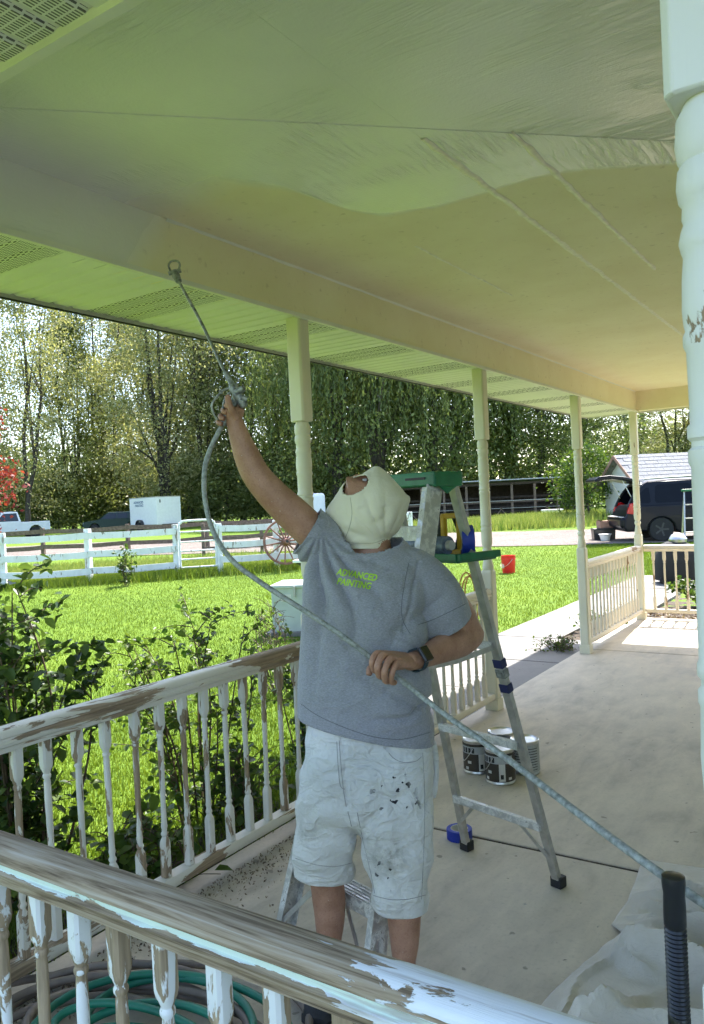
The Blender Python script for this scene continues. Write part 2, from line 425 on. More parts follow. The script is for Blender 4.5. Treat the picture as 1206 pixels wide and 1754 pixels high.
tag(obj('added_bounce_apron', MB().box((2.2, -4.2, -.145), (8.4, 9.6, .10)), M['walk']), kind='structure')  # unseen pad, added so green lawn bounce tints the near post less
# porch slab: three pours with open joints between them
def slab(name, x0, x1, y0, y1, top, th, mat, parent, bev=.008):
    return obj(name, MB().box(((x0+x1)/2, (y0+y1)/2, top-th/2), (x1-x0, y1-y0, th)), mat, parent, bev)
floor = tag(bpy.data.objects.new('porch_floor', None), kind='structure'); COL.objects.link(floor)
slab('concrete_slab', -2.53, .62, .84, 3.352, 0, .14, M['concrete'], floor)
slab('concrete_slab', -2.53, .62, 3.372, 7.965, 0, .14, M['concrete'], floor)
slab('concrete_slab', -2.53, .62, 7.980, 10.16, 0, .14, M['concrete'], floor)
obj('joint_strip', MB().box((-.955, 3.362, -.03), (3.15, .018, .05)), M['soil'], floor)
walk = tag(bpy.data.objects.new('walkway', None), kind='structure'); COL.objects.link(walk)
y = 4.9
while y < 13.3:
    bed = y > 7.5 and y < 9.9
    slab('walk_slab', -3.76, -2.99 if bed else -2.545, y, min(y+1.21, 13.4), -.025-.004*((y*7) % 1), .12, M['walk'], walk); y += 1.225
x = -3.76
while x < 3.0:
    slab('walk_slab', x, x+1.3, 13.41, 15.35, -.02, .12, M['walk'], walk); x += 1.315
# planting beds of bare soil
def bedsheet(name, x0, x1, y0, y1, z, seed):
    rnd = random.Random(seed); nx, ny = int((x1-x0)/.12)+2, int((y1-y0)/.12)+2; V = []; F = []
    for j in range(ny):
        for i in range(nx):
            V.append((x0+(x1-x0)*i/(nx-1), y0+(y1-y0)*j/(ny-1), z+rnd.uniform(-.02, .02)))
    for j in range(ny-1):
        for i in range(nx-1): F.append((j*nx+i, j*nx+i+1, (j+1)*nx+i+1, (j+1)*nx+i))
    return tag(obj(name, MB().add(V, F, 0, True), M['soil']), kind='structure')
bedsheet('planting_bed', -2.95, -2.54, .6, 4.88, -.085, 1)
bedsheet('planting_bed', -2.985, -2.54, 7.5, 10.2, -.055, 2)
bedsheet('planting_bed', -2.9, .9, 10.17, 13.3, -.075, 3)

# ------------------------------------------------------------------ house and porch roof
ZB, ZC = 2.56, 2.80
porch = thing('porch_roof', 'cream porch roof with half sprayed ceiling and slatted eave', 'porch roof', (-1, 5.5, ZB))
# ceiling boards, laid with open seams
def cboard(x0, x1, y0, y1): 
    if x1-x0 < .03 or y1-y0 < .03: return
    part('ceiling_board', MB().box(((x0+x1)/2, (y0+y1)/2, ZC+.008), (x1-x0-.0008, y1-y0-.0008, .016)), M['ceiling'], porch)
for x0, x1, cuts in ((-2.37, -1.21, (1.02, 2.80, 5.24, 7.68, 9.96)), (-1.21, .6, (1.02, 3.42, 4.58, 7.0, 9.96))):
    for a, b_ in zip(cuts[:-1], cuts[1:]): cboard(x0, x1, a, b_)
# raised caulk lines over the lengthwise seams
M['caulk'] = simple('caulk', (.84, .78, .62), .5, var=.12, vscale=30)
def caulk(x, y0, y1, w, seed):
    rnd = random.Random(seed); mb = MB(); n = int((y1-y0)/.05); rg = []
    for i in range(n+1):
        yy = y0+(y1-y0)*i/n; ww = w*rnd.uniform(.6, 1.25); dx = rnd.uniform(-.004, .004)
        rg.append([Vector((x+dx+ww*math.cos(a), yy, ZC-.001-.0035*math.sin(a))) for a in (math.pi, 2.2, math.pi/2, .9, 0)])
    mb.rings(rg, False); part('caulk_line', mb, M['caulk'], porch)
caulk(-1.205, 2.35, 9.9, .014, 3); caulk(-.952, 2.5, 4.55, .012, 4); caulk(-1.76, 3.3, 4.5, .007, 5)
mb = MB(); rg = []; rnd = random.Random(8)
for i in range(40):      # the mitre joint of the near corner
    t = i/39; x = -2.37+2.4*t; y = x+3.46; w = .003*rnd.uniform(.6, 1.2)
    rg.append([Vector((x-w*.7, y+w*.7, ZC-.0002)), Vector((x, y, ZC-.0025)), Vector((x+w*.7, y-w*.7, ZC-.0002))])
mb.rings(rg, False); part('mitre_joint', mb, M['ceiling'], porch)
# beams
part('beam', MB().box((-2.44, 5.5, (ZB+ZC+.1)/2+.006), (.14, 9.1, ZC+.1-ZB)), M['beam'], porch)
part('beam', MB().box((-.87, 10.03, (ZB+ZC+.1)/2+.004), (3.0, .14, ZC+.1-ZB)), M['beam'], porch)
part('beam', MB().box((-.87, .95, (ZB+ZC+.1)/2+.006), (3.0, .14, ZC+.1-ZB)), M['beam'], porch)
bd = MB(); rnd = random.Random(2); rg = []
for i in range(150):
    yy = 2.3+7.6*i/149; k = rnd.uniform(.7, 1.2)
    rg.append([Vector((-2.3695, yy, ZC-.010*k)), Vector((-2.3655, yy, ZC-.006*k)), Vector((-2.3605, yy, ZC-.0005))])
bd.rings(rg, False); part('caulk_line', bd, M['trim'], porch)
part('trim_strip', MB().box((-2.372, 5.5, ZB-.004), (.022, 9.1, .02)), M['trim'], porch)
part('trim_strip', MB().box((-.87, 1.018, ZB-.006), (3.0, .024, .022)), M['trim'], porch)
# soffit: strips of the vinyl panels, every third panel perforated
def soffit_strip_mesh(L, w, name, mat):
    """one strip: flat face, a V-groove at one side; local x = length, y = width"""
    mb = MB(); g = .016
    g = .024
    prof = [(-w/2+.005, .03), (-w/2+.005, .013), (-w/2+g, 0), (w/2-.006, 0), (w/2-.003, .004), (w/2-.003, .03)]
    mb.prism([(0, a, b) for a, b in prof], (0, 0, 0), (L, 0, 0)); return mesh_of(mb, name, mat)
SW = .0975
m_solid = soffit_strip_mesh(.66, SW, 'soffit_strip', M['soffit']); m_vent = soffit_strip_mesh(.66, SW, 'vent_strip', M['vent'])
k = 0; y = .42
while y < 10.08:
    vent = (k//3) % 3 == 1
    o = obj('soffit_strip', m_vent if vent else m_solid, None, porch); o.location = Vector((-3.04, y, ZB))-porch.location; k += 1; y += SW
m_solid2 = soffit_strip_mesh(.70, SW, 'soffit_strip', M['soffit']); m_vent2 = soffit_strip_mesh(.70, SW, 'vent_strip', M['vent'])
k = 0; x = -2.32
while x < .62:
    vent = (k//3) % 2 == 1
    o = obj('soffit_strip', m_vent2 if vent else m_solid2, None, porch); o.rotation_euler = (0, 0, R(90))
    o.location = Vector((x, .308, ZB-.001))-porch.location; k += 1; x += SW
# fascia, gutter edge and roof deck
part('soffit_backing', MB().box((-2.71, 5.2, ZB+.036), (.66, 9.8, .008)), M['dark'], porch)
part('soffit_backing', MB().box((-.86, .66, ZB+.037), (3.1, .70, .008)), M['dark'], porch)
part('fascia', MB().box((-3.055, 5.22, ZB+.055), (.03, 9.9, .14)), M['gutter'], porch)
part('drip_edge', MB().box((-3.048, 5.22, ZB-.012), (.012, 9.9, .02)), M['dark'], porch)
part('fascia', MB().box((-1.2, .285, ZB+.055), (3.68, .03, .14)), M['gutter'], porch)
part('fascia', MB().box((-1.2, 10.155, ZB+.07), (3.68, .03, .16)), M['trim'], porch)
M['shingle'] = simple('shingle', (.19, .19, .20), .9, var=.3, vscale=12, bstr=.4)
rf = MB(); z0, z1 = ZB+.13, ZB+1.35
rf.prism([(-3.12, 0, z0), (.62, 0, z1), (.62, 0, z1+.06), (-3.12, 0, z0+.06)], (0, .24, 0), (0, 10.2, 0)); part('roof', rf, M['shingle'], porch)
part('gable_infill', MB().prism([(-3.0, 0, z0-.02), (.6, 0, z0-.02), (.6, 0, z1-.02)], (0, 10.08, 0), (0, 10.14, 0)), M['trim'], porch)
part('gable_infill', MB().prism([(-3.0, 0, z0-.02), (.6, 0, z0-.02), (.6, 0, z1-.02)], (0, .31, 0), (0, .36, 0)), M['trim'], porch)

M['siding'] = simple('siding', (.72, .71, .66), .6, var=.05, vscale=2)
M['glass'] = simple('glass', (.02, .025, .03), .06, var=.1, bstr=0)
house = thing('house', 'cream sided house wall along the porch', 'house', (4.6, 6, 0))
part('wall', MB().box((4.65, 6.0, 1.55), (7.98, 9.9, 3.4)), M['siding'], house)
mb_s = MB().prism([(0, 0, 0), (-.016, 0, 0), (-.003, 0, .175), (0, 0, .175)], (0, 1.06, 0), (0, 10.94, 0))
ms = mesh_of(mb_s, 'siding_board', M['siding'])
for i in range(18):
    o = obj('siding_board', ms, None, house); o.location = Vector((.655, 0, .02+i*.175))-house.location
dr = part('door', MB().box((.60, 4.6, 1.05), (.05, .92, 2.08)), M['trim'], house, .004)
part('handle', MB().lathe([(.0, .06), (.028, .055), (.03, .03), (.012, .02), (.012, 0)], (.575, 4.25, 1.0), 12, M=Matrix(((0, 0, -1), (0, 1, 0), (1, 0, 0)))), M['gutter'], dr)
for yy in (2.6, 7.6):
    w = part('window', MB().box((.612, yy, 1.45), (.06, 1.2, 1.3)), M['trim'], house, .004)
    part('pane', MB().box((.578, yy, 1.45), (.01, 1.06, 1.16)), M['glass'], w)
rf = MB().prism([(.2, 0, 3.3), (9.1, 0, 3.3), (4.65, 0, 5.4)], (0, .6, 0), (0, 11.4, 0)); part('roof', rf, M['shingle'], house)

# ------------------------------------------------------------------ posts
def ring_pts(kind, r, z, n=24):
    out = []
    for k in range(n):
        a = 2*math.pi*(k+.5)/n; c, s = math.cos(a), math.sin(a)
        q = r/max(abs(c), abs(s)) if kind == 's' else r
        out.append(Vector((c*q, s*q, z)))
    return out
POST = [(2.03, .030), (2.022, .034), (2.012, .0395), (1.985, .0415), (1.967, .0395), (1.962, .0365), (1.956, .040), (1.938, .042), (1.922, .040), (1.917, .0365), (1.903, .0375),
        (1.897, .0355), (1.888, .039), (1.876, .0415), (1.866, .0395), (1.860, .0375), (1.835, .040), (1.80, .0412), (1.783, .0400), (1.777, .0385), (1.770, .0415), (1.760, .0415), (1.753, .0385),
        (1.69, .0378), (1.672, .0378), (1.668, .0412), (1.655, .0412), (1.651, .0372), (1.645, .0372), (1.641, .0412), (1.628, .0412), (1.622, .0385), (1.50, .0392), (1.402, .0392), (1.397, .0415), (1.385, .0415),
        (1.380, .0378), (1.372, .0378), (1.367, .0415), (1.354, .0415), (1.349, .0395), (1.29, .0415), (1.245, .0395), (1.222, .031), (1.214, .029), (1.205, .0355), (1.190, .0375), (1.176, .0355), (1.166, .0285), (1.155, .028), (1.12, .033), (1.085, .0405), (1.062, .042), (1.05, .0385)]
def post_meshes(mat):
    ub = MB().rings([ring_pts('s', .0425, 2.030), ring_pts('s', .045, 2.034), ring_pts('s', .045, ZB)], True, smooth=False)
    sh = MB().rings([ring_pts('c', r, z, 32) for z, r in reversed(POST)], True)
    lb = MB().rings([ring_pts('s', .045, .085), ring_pts('s', .045, 1.035), ring_pts('s', .038, 1.052)], True, smooth=False)
    bb = MB().box((0, 0, .0425), (.105, .105, .085))
    return [('upper_block', mesh_of(ub, 'upper_block', mat)), ('turned_shaft', mesh_of(sh, 'turned_shaft', mat)), ('lower_block', mesh_of(lb, 'lower_block', mat)), ('base_block', mesh_of(bb, 'base_block', mat))]
pm_old, pm_near = post_meshes(M['post_old']), post_meshes(M['post_near'])
for x, y, lab, near in ((-2.43, .97, 'turned porch post at the left near corner of the railing', 0),
                        (-2.43, 3.24, 'turned porch post right behind the raised arm of the painter', 0),
                        (-2.43, 5.48, 'turned porch post beside the green topped stepladder', 0),
                        (-2.43, 7.77, 'turned porch post where the far front railing begins', 0),
                        (-2.43, 10.03, 'turned porch post at the far corner, before the minivan', 0),
                        (-.134, .97, 'close turned porch post cut by the right picture edge', 1)):
    t = thing('porch_post', lab, 'post', (x, y, 0), 0, 'turned porch posts')
    for nm, me in (pm_near if near else pm_old):
        o = obj(nm, me, None, t, .003 if 'block' in nm else 0)

# ------------------------------------------------------------------ railings
def baluster_mesh(mat, name='baluster'):
    S = [('s', .0175, .13), ('s', .0175, .262), ('s', .0165, .272), ('c', .0125, .288), ('c', .0105, .293), ('c', .0145, .300), ('c', .0150, .306), ('c', .0105, .313), ('c', .0110, .322), ('c', .0135, .333), ('c', .0115, .345),
         ('c', .0105, .42), ('c', .0115, .52), ('c', .0125, .62), ('c', .0115, .68), ('c', .0105, .690), ('c', .0145, .697), ('c', .0145, .704), ('c', .0115, .710), ('c', .0155, .722), ('s', .0160, .728), ('s', .0185, .742), ('s', .0185, .838)]
    return mesh_of(MB().rings([ring_pts(k, r, z, 16) for k, r, z in S], True), name, mat)
RAILP = [(-.030, .835), (-.030, .851), (-.042, .858), (-.044, .868), (-.036, .873), (-.0355, .882), (-.041, .887), (-.0415, .898), (-.034, .909), (-.018, .915), (0, .917)]
RAILP = RAILP+[(-a, b) for a, b in reversed(RAILP[:-1])]
def railing(label, a, b, mr, mbal, n, off=.5, group='porch railings', rails=None, jit=0, seed=0):
    a, b = Vector((*a, 0)), Vector((*b, 0)); t = (b-a).normalized(); s = Vector((t.y, -t.x, 0)); mid = (a+b)/2
    th = thing('porch_railing', label, 'railing', (mid.x, mid.y, 0), 0, group)
    def sweep(prof):
        k = 24; rg = []
        for i in range(k+1):
            p = a+(b-a)*i/k
            rg.append([p+s*u+Vector((0, 0, w)) for u, w in prof])
        return MB().rings(rg, True)
    part('top_rail', sweep(RAILP), mr, th)
    part('bottom_rail', sweep([(-.03, .085), (-.034, .09), (-.034, .115), (-.028, .128), (.028, .128), (.034, .115), (.034, .09), (.03, .085)]), mr, th)
    rnd = random.Random(seed); L = (b-a).length
    for i in range(n):
        p = a+t*(off+i*.128)-th.location
        o = obj('baluster', mbal, None, th); o.location = (p.x, p.y, 0)
        if jit: o.rotation_euler = (rnd.uniform(-jit, jit), rnd.uniform(-jit, jit), rnd.uniform(-.1, .1))
    return th
b_old, b_far, b_near = baluster_mesh(M['bal_old']), baluster_mesh(M['bal_far']), baluster_mesh(M['bal_near'])
railing('flaking front railing between the painter and the rose bushes', (-2.43, 1.03), (-2.43, 3.19), M['rail_old'], b_old, 17, 1.543-1.03-.128*4+.127, jit=.008, seed=1)
railing('railing behind the stepladder and the paint cans', (-2.43, 3.30), (-2.43, 5.43), M['rail_far'], b_far, 16, .10, seed=2)
railing('cream front railing at the far end beside the walkway', (-2.43, 7.83), (-2.43, 9.98), M['rail_far'], b_far, 16, .11, seed=3)
railing('far end railing in front of the black covered cart', (-2.37, 10.05), (.55, 10.05), M['rail_far'], b_far, 22, .10, seed=4)
railing('bare wood near railing with peeling white paint', (-2.37, .97), (-.18, .97), M['rail_near'], b_near, 17, -1.601+2.37-.128*6+.128, jit=.006, seed=5)

# ------------------------------------------------------------------ vegetation
def leaf_quads(C, N, size, rng, aspect=.5, down=None):
    """rhombic leaves at centres C (n,3); returns V, F"""
    n = len(C)
    a = rng.normal(size=(n, 3)); 
    if down is not None: a = a*(1-down)+np.array([0, 0, -1.0])*down*2
    a /= np.linalg.norm(a, axis=1)[:, None]
    b = np.cross(a, rng.normal(size=(n, 3))); b /= np.linalg.norm(b, axis=1)[:, None]+1e-9
    s = size*rng.uniform(.6, 1.35, size=(n, 1)); w = s*aspect
    nrm = np.cross(a, b)
    V = np.stack([C-a*s*.5, C+b*w*.5+nrm*w*.18, C+a*s*.5, C-b*w*.5+nrm*w*.18], axis=1).reshape(-1, 3)
    return V, np.arange(n*4).reshape(-1, 4)

def crown_points(rng, H, base, rad, ncl, nl, sig, lean=(0, 0), top=.75):
    t = rng.uniform(0, 1, ncl)**.85; z = base+(H-base)*t
    prof = np.sin(np.pi*np.clip(t*.86+.12, 0, 1))**.6
    prof = prof*(1-.25*(t > top))
    rr = rad*prof*np.sqrt(rng.uniform(.12, 1, ncl)); th = rng.uniform(0, 2*np.pi, ncl)
    th = th+.5*np.sin(3*th+z)                                   # uneven outline
    c = np.stack([rr*np.cos(th)+lean[0]*z, rr*np.sin(th)+lean[1]*z, z], 1)
    sg = sig*rng.uniform(.55, 1.3, (ncl, 1, 1))
    pts = c[:, None, :]+rng.normal(size=(ncl, nl, 3))*sg*np.array([1, 1, .7])
    return c, pts.reshape(-1, 3)

def trunk_mesh(seed, H, r0, clumps, lean=(0, 0), nl=9, name='trunk', forks=1):
    rnd = random.Random(seed); mb = MB()
    stems = []
    for k in range(forks):
        a = rnd.uniform(0, 6.28); sp = 0 if forks == 1 else rnd.uniform(.04, .14)
        pts = [(0, 0, -.2)]; n = 7
        for i in range(1, n+1):
            z = H*.88*i/n
            pts.append((lean[0]*z+sp*z*math.cos(a)+rnd.uniform(-.25, .25), lean[1]*z+sp*z*math.sin(a)+rnd.uniform(-.25, .25), z))
        path = spline(pts, 3); m = len(path)
        mb.tube(path, [r0*(1-.9*(i/(m-1)))*(1.35 if i == 0 else 1)*(.75 if forks > 1 else 1) for i in range(m)], 8); stems.append(path)
    for i in range(nl):
        st = rnd.choice(stems); k = int(len(st)*rnd.uniform(.18, .8)); p = st[k]
        c = Vector(clumps[rnd.randrange(len(clumps))]); 
        if c.z < p.z: c.z = p.z+rnd.uniform(1, 3)
        q = (p+c)/2+Vector((rnd.uniform(-.4, .4), rnd.uniform(-.4, .4), .3)); path = spline([p, q, c], 4)
        r1 = r0*.38*(1-k/len(st)*.6); mb.tube(path, [r1*(1-.85*j/(len(path)-1)) for j in range(len(path))], 6)
    return mesh_of(mb, name, M['bark'])

def tree_kind(seed, H, base, rad, ncl, nl, sig, leaf, mat, r0, aspect=.55, lean=(0, 0), willow=False, forks=1):
    rng = np.random.default_rng(seed)
    c, pts = crown_points(rng, H, base, rad, ncl, nl, sig, lean)
    V, F = leaf_quads(pts, None, leaf, rng, aspect, .15 if not willow else .4)
    if willow:
        ns = 420; th = rng.uniform(0, 6.28, ns); rr = rad*np.sqrt(rng.uniform(.1, 1.1, ns)); z0 = base+(H-base)*(.35+.62*np.sqrt(np.clip(1-(rr/rad/1.08)**2, 0, 1)))*rng.uniform(.8, 1, ns)
        L = rng.uniform(2.5, 6.5, ns); allp = []
        for i in range(ns):
            m = int(L[i]/.11); t = np.arange(m)*.11
            allp.append(np.stack([rr[i]*np.cos(th[i])+.25*np.sin(t*.6+i)+.05*t*np.cos(th[i]), rr[i]*np.sin(th[i])+.2*np.cos(t*.5+i)+.05*t*np.sin(th[i]), z0[i]-t], 1)+rng.normal(size=(m, 3))*.07)
        V2, F2 = leaf_quads(np.concatenate(allp), None, .30, rng, .28, .62)
        F = np.concatenate([F, F2+len(V)]); V = np.concatenate([V, V2])
    return np_mesh('crown', V, F, mat), trunk_mesh(seed, H, r0, c, lean, 10, forks=forks)

def place_tree(kind, px, d, s, rz, label, name='tree', group='trees behind the gravel drive', sink=0):
    p = P(px, 860, d); z = gz(p.x, p.y)-sink
    t = thing(name, label, 'tree', (p.x, p.y, z), rz, group); t.scale = (s[0], s[0], s[1])
    obj('crown', kind[0], None, t); obj('trunk', kind[1], None, t); return t

K_elm = tree_kind(11, 21, 1.6, 4.6, 360, 80, .85, .235, M['leaf_tree'], .34, forks=2)
K_pale = tree_kind(12, 23, 2.6, 5.0, 340, 80, .90, .225, M['leaf_tree2'], .34, forks=3)
K_thin = tree_kind(13, 22, 2.2, 4.0, 270, 70, .85, .215, M['leaf_tree2'], .28, lean=(.07, .03), forks=2)
K_will = tree_kind(14, 17, 2.2, 6.0, 210, 50, 1.0, .28, M['leaf_willow'], .5, willow=True, forks=2)
K_dark = tree_kind(15, 20, 1.5, 4.8, 360, 66, .95, .27, M['leaf_willow'], .45, forks=2)
K_bush = tree_kind(16, 4.6, .3, 2.3, 120, 60, .5, .22, M['leaf_tree'], .10, forks=3)
for kd, px, d, s, rz, lab in (
    (K_pale, -60, 62, (1.05, 1.05), .3, 'tall pale tree at the left edge behind the red leaved tree'),
    (K_thin, 45, 60, (.95, 1.0), 1.2, 'thin leaning tree behind the white pickup truck'),
    (K_elm, 125, 70, (.9, .92), 2.0, 'dark forked tree between the pickup and the green car'),
    (K_pale, 185, 74, (.9, 1.1), 4.1, 'tall yellow green tree above the dark green car'),
    (K_pale, 285, 66, (1.1, 1.06), 2.6, 'tall light green tree rising behind the white trailer'),
    (K_elm, 238, 79, (1.0, 1.0), 3.3, 'deep green tree in the back row left of the trailer'),
    (K_thin, 350, 68, (1.1, 1.1), 5.0, 'slender tree right of the white trailer'),
    (K_elm, 415, 70, (1.05, 1.05), .7, 'full tree behind the raised hand and spray gun'),
    (K_dark, 330, 84, (1.0, 1.1), 1.7, 'dark back row tree over the trailer roof'),
    (K_elm, 475, 72, (1.1, 1.08), 2.9, 'dense tree left of the second porch post'),
    (K_dark, 520, 80, (1.1, 1.1), 4.4, 'dark back row tree behind the second porch post'),
    (K_will, 575, 60, (1.05, 1.12), .2, 'weeping willow right of the second porch post'),
    (K_will, 660, 58, (1.15, 1.12), 1.9, 'broad weeping willow above the painter hood'),
    (K_will, 745, 61, (1.1, 1.08), 3.7, 'drooping willow above the green ladder top'),
    (K_dark, 620, 74, (1.2, 1.15), 3.0, 'dark tree behind the willows near the ladder'),
    (K_dark, 790, 68, (1.1, 1.1), 5.3, 'dark round tree behind the low animal shed'),
    (K_dark, 865, 66, (1.1, 1.0), .9, 'bushy dark tree right of the third porch post'),
    (K_elm, 930, 64, (1.1, .9), 2.2, 'tree over the right end of the animal shed'),
    (K_dark, 1010, 68, (1.0, .80), 3.9, 'dark green tree behind the fourth porch post'),
    (K_pale, 1085, 82, (1.1, .62), 5.5, 'sunlit pale tree above the garage roof ridge'),
    (K_pale, 1165, 76, (1.0, .50), 1.1, 'low light tree above the garage roof at right'),
    (K_elm, 1250, 74, (1.0, .60), 1.5, 'tree hidden behind the close white post'),
    (K_elm, 1360, 70, (1.0, .7), 3.5, 'tree beyond the garage outside the right edge'),
    (K_elm, -190, 60, (1.1, 1.0), 2.5, 'tree beyond the pickup outside the left edge')):
    place_tree(kd, px, d, s, rz, lab)
for px, d, s, rz, lab in ((15, 64, (1.1, .95), 0, 'low shrub behind the white pickup cab'), (95, 66, (1.2, 1.0), 1, 'low shrub between the pickup and the forked trunk'),
                          (150, 70, (1.3, 1.0), 2, 'low shrub behind the green car hood'), (205, 72, (1.2, 1.1), 3, 'low shrub left of the trailer front'),
                          (325, 68, (1.3, 1.2), 4, 'low shrub right of the white trailer'), (385, 66, (1.3, 1.1), 5, 'low shrub under the painter raised forearm'),
                          (440, 67, (1.3, 1.15), .5, 'low dark shrub above the wagon wheel'), (500, 66, (1.3, 1.2), 1.5, 'low dark shrub left of the second post'),
                          (560, 62, (1.2, 1.0), 2.5, 'low dark shrub left of the painter hood'), (265, 73, (1.3, 1.2), 3.5, 'low dark shrub behind the trailer')):
    place_tree(K_bush, px, d, s, rz, lab, 'shrub', 'shrubs under the tree row')
K_apple = tree_kind(17, 3.6, .8, 1.7, 90, 60, .33, .16, M['leaf_bush'], .09, forks=3)
place_tree(K_apple, 1003, 37, (.95, 1.0), 0, 'small bright leafed tree beside the garage gable', group=None)
K_red = tree_kind(18, 5.4, 1.0, 1.75, 110, 60, .30, .13, M['leaf_red'], .09, forks=2)
place_tree(K_red, -95, 20, (1.0, 1.0), 0, 'red leaved ornamental tree at the left picture edge', 'ornamental_tree', None)

# --- near shrubs with stems and single leaves
def shrub(name, label, base, H, spread, nst, nleaf, leaf, mat, seed, lean=(0, 0), group=None, sparse=1.0, low=.15):
    rnd = random.Random(seed); rng = np.random.default_rng(seed); base = Vector(base)
    t = thing(name, label, 'shrub', base, 0, group); mb = MB(); C = []
    for i in range(nst):
        a = rnd.uniform(0, 6.28); r = spread*math.sqrt(rnd.random()); h = H*rnd.uniform(.6, 1.05)*(1-.25*r/spread)
        p0 = Vector((math.cos(a)*r*.25, math.sin(a)*r*.25, -.03)); p2 = Vector((math.cos(a)*r+lean[0]*h, math.sin(a)*r+lean[1]*h, h)); p1 = (p0+p2)/2+Vector((rnd.uniform(-.1, .1), rnd.uniform(-.1, .1), .1*H))
        path = spline([p0, p1, p2], 8); n = len(path); mb.tube(path, [.007*(1-.75*k/n)*(H/1.2)**.5 for k in range(n)], 5)
        for k in range(int(n*low), n):
            p = path[k]
            if rnd.random() < .55:
                q = p+Vector((rnd.gauss(0, .10), rnd.gauss(0, .10), rnd.uniform(.0, .12)))*(.6+.4*H); tw = spline([p, (p+q)/2+Vector((0, 0, .02)), q], 3); mb.tube(tw, [.003, .003, .0028, .0025, .002, .002, .0015][:len(tw)], 4)
                for w in tw[1:]: C += [w+Vector((rnd.gauss(0, .018), rnd.gauss(0, .018), rnd.gauss(0, .015))) for _ in range(2)]
                C += [q+Vector((rnd.gauss(0, .03), rnd.gauss(0, .03), rnd.gauss(0, .025))) for _ in range(4)]
            if rnd.random() < .6: C.append(p+Vector((rnd.gauss(0, .03), rnd.gauss(0, .03), rnd.gauss(0, .02))))
    C = np.array([tuple(c) for c in C]); 
    if len(C) > nleaf: C = C[rng.permutation(len(C))[:nleaf]]
    n = len(C)     # folded oval leaves: 6 vertices, 4 faces
    a = rng.normal(size=(n, 3)); a[:, 2] = a[:, 2]*.6-.15; a /= np.linalg.norm(a, axis=1)[:, None]
    up = np.array([0, 0, 1.0])+rng.normal(size=(n, 3))*.55; b = np.cross(a, up); b /= np.linalg.norm(b, axis=1)[:, None]; nn = np.cross(b, a)
    s = leaf*rng.uniform(.55, 1.3, (n, 1)); w = s*.33
    V = np.stack([C-a*s*.5, C-a*s*.12+b*w+nn*w*.35, C+a*s*.25+b*w*.75+nn*w*.2, C+a*s*.5-nn*w*.3, C+a*s*.25-b*w*.75+nn*w*.2, C-a*s*.12-b*w+nn*w*.35, C-nn*w*.12], 1).reshape(-1, 3)
    o7 = (np.arange(n)*7)[:, None]
    F = np.concatenate([o7+np.array([[0, 1, 6]]), o7+np.array([[1, 2, 6]]), o7+np.array([[2, 3, 6]]), o7+np.array([[3, 4, 6]]), o7+np.array([[4, 5, 6]]), o7+np.array([[5, 0, 6]])])
    obj('foliage', np_mesh('foliage', V, F, mat, True), None, t)['kind'] = 'stuff'
    obj('stem', mb, M['stem'], t); return t
def on_ground(px, py, z=-.09):
    v = _d+((px-603.0)/FPX)*_r-((py-877.0)/FPX)*_u; t = (z-1.6)/v.z; return CAM_POS+v*t
shrub('rose_bush', 'big dark leaved rose bush at the left edge, beyond the railing', (-3.06, 1.95, -.09), 1.55, .44, 32, 5600, .058, M['leaf_rose'], 21, lean=(-.10, -.02))
shrub('rose_bush', 'rose bush behind the middle of the flaking front railing', (-2.98, 2.95, -.09), 1.25, .44, 14, 1500, .042, M['leaf_bush'], 22, lean=(-.02, .04))
shrub('rose_bush', 'rose bush close to the post behind the painter back', (-2.86, 3.75, -.09), 1.0, .36, 13, 1300, .042, M['leaf_rose'], 23)
shrub('rose_bush', 'thin lower rose bush near the left of the front railing', (-2.75, 1.35, -.09), .85, .30, 10, 900, .045, M['leaf_rose'], 24)
shrub('leafy_shrub', 'bright leafed shrub behind the ladder rails', (-3.0, 4.75, -.09), 1.35, .48, 24, 3200, .075, M['leaf_bush'], 25)
shrub('leafy_shrub', 'low green plants in the bed beyond the far end railing', (-1.75, 11.9, -.08), .42, .75, 26, 2400, .07, M['leaf_bush'], 26)
shrub('weed_clump', 'weedy clump in the soil strip by the far walkway post', (-2.78, 7.95, -.06), .15, .20, 14, 360, .032, M['leaf_bush'], 27)
shrub('weed_clump', 'sparse weedy clump behind the far front railing', (-2.76, 9.2, -.06), .22, .22, 12, 380, .05, M['leaf_bush'], 28)
shrub('bare_shrub', 'twiggy bare shrub in front of the pale utility box', (-4.6, 5.6, -.12), .95, .30, 16, 90, .04, M['leaf_bush'], 29)
shrub('weed_clump', 'tall yellow weed in front of the white fence boards', P(217, 985, 17.4)*1.0, .9, .25, 9, 260, .09, M['leaf_bush'], 30).location.z = gz(-13, 13)

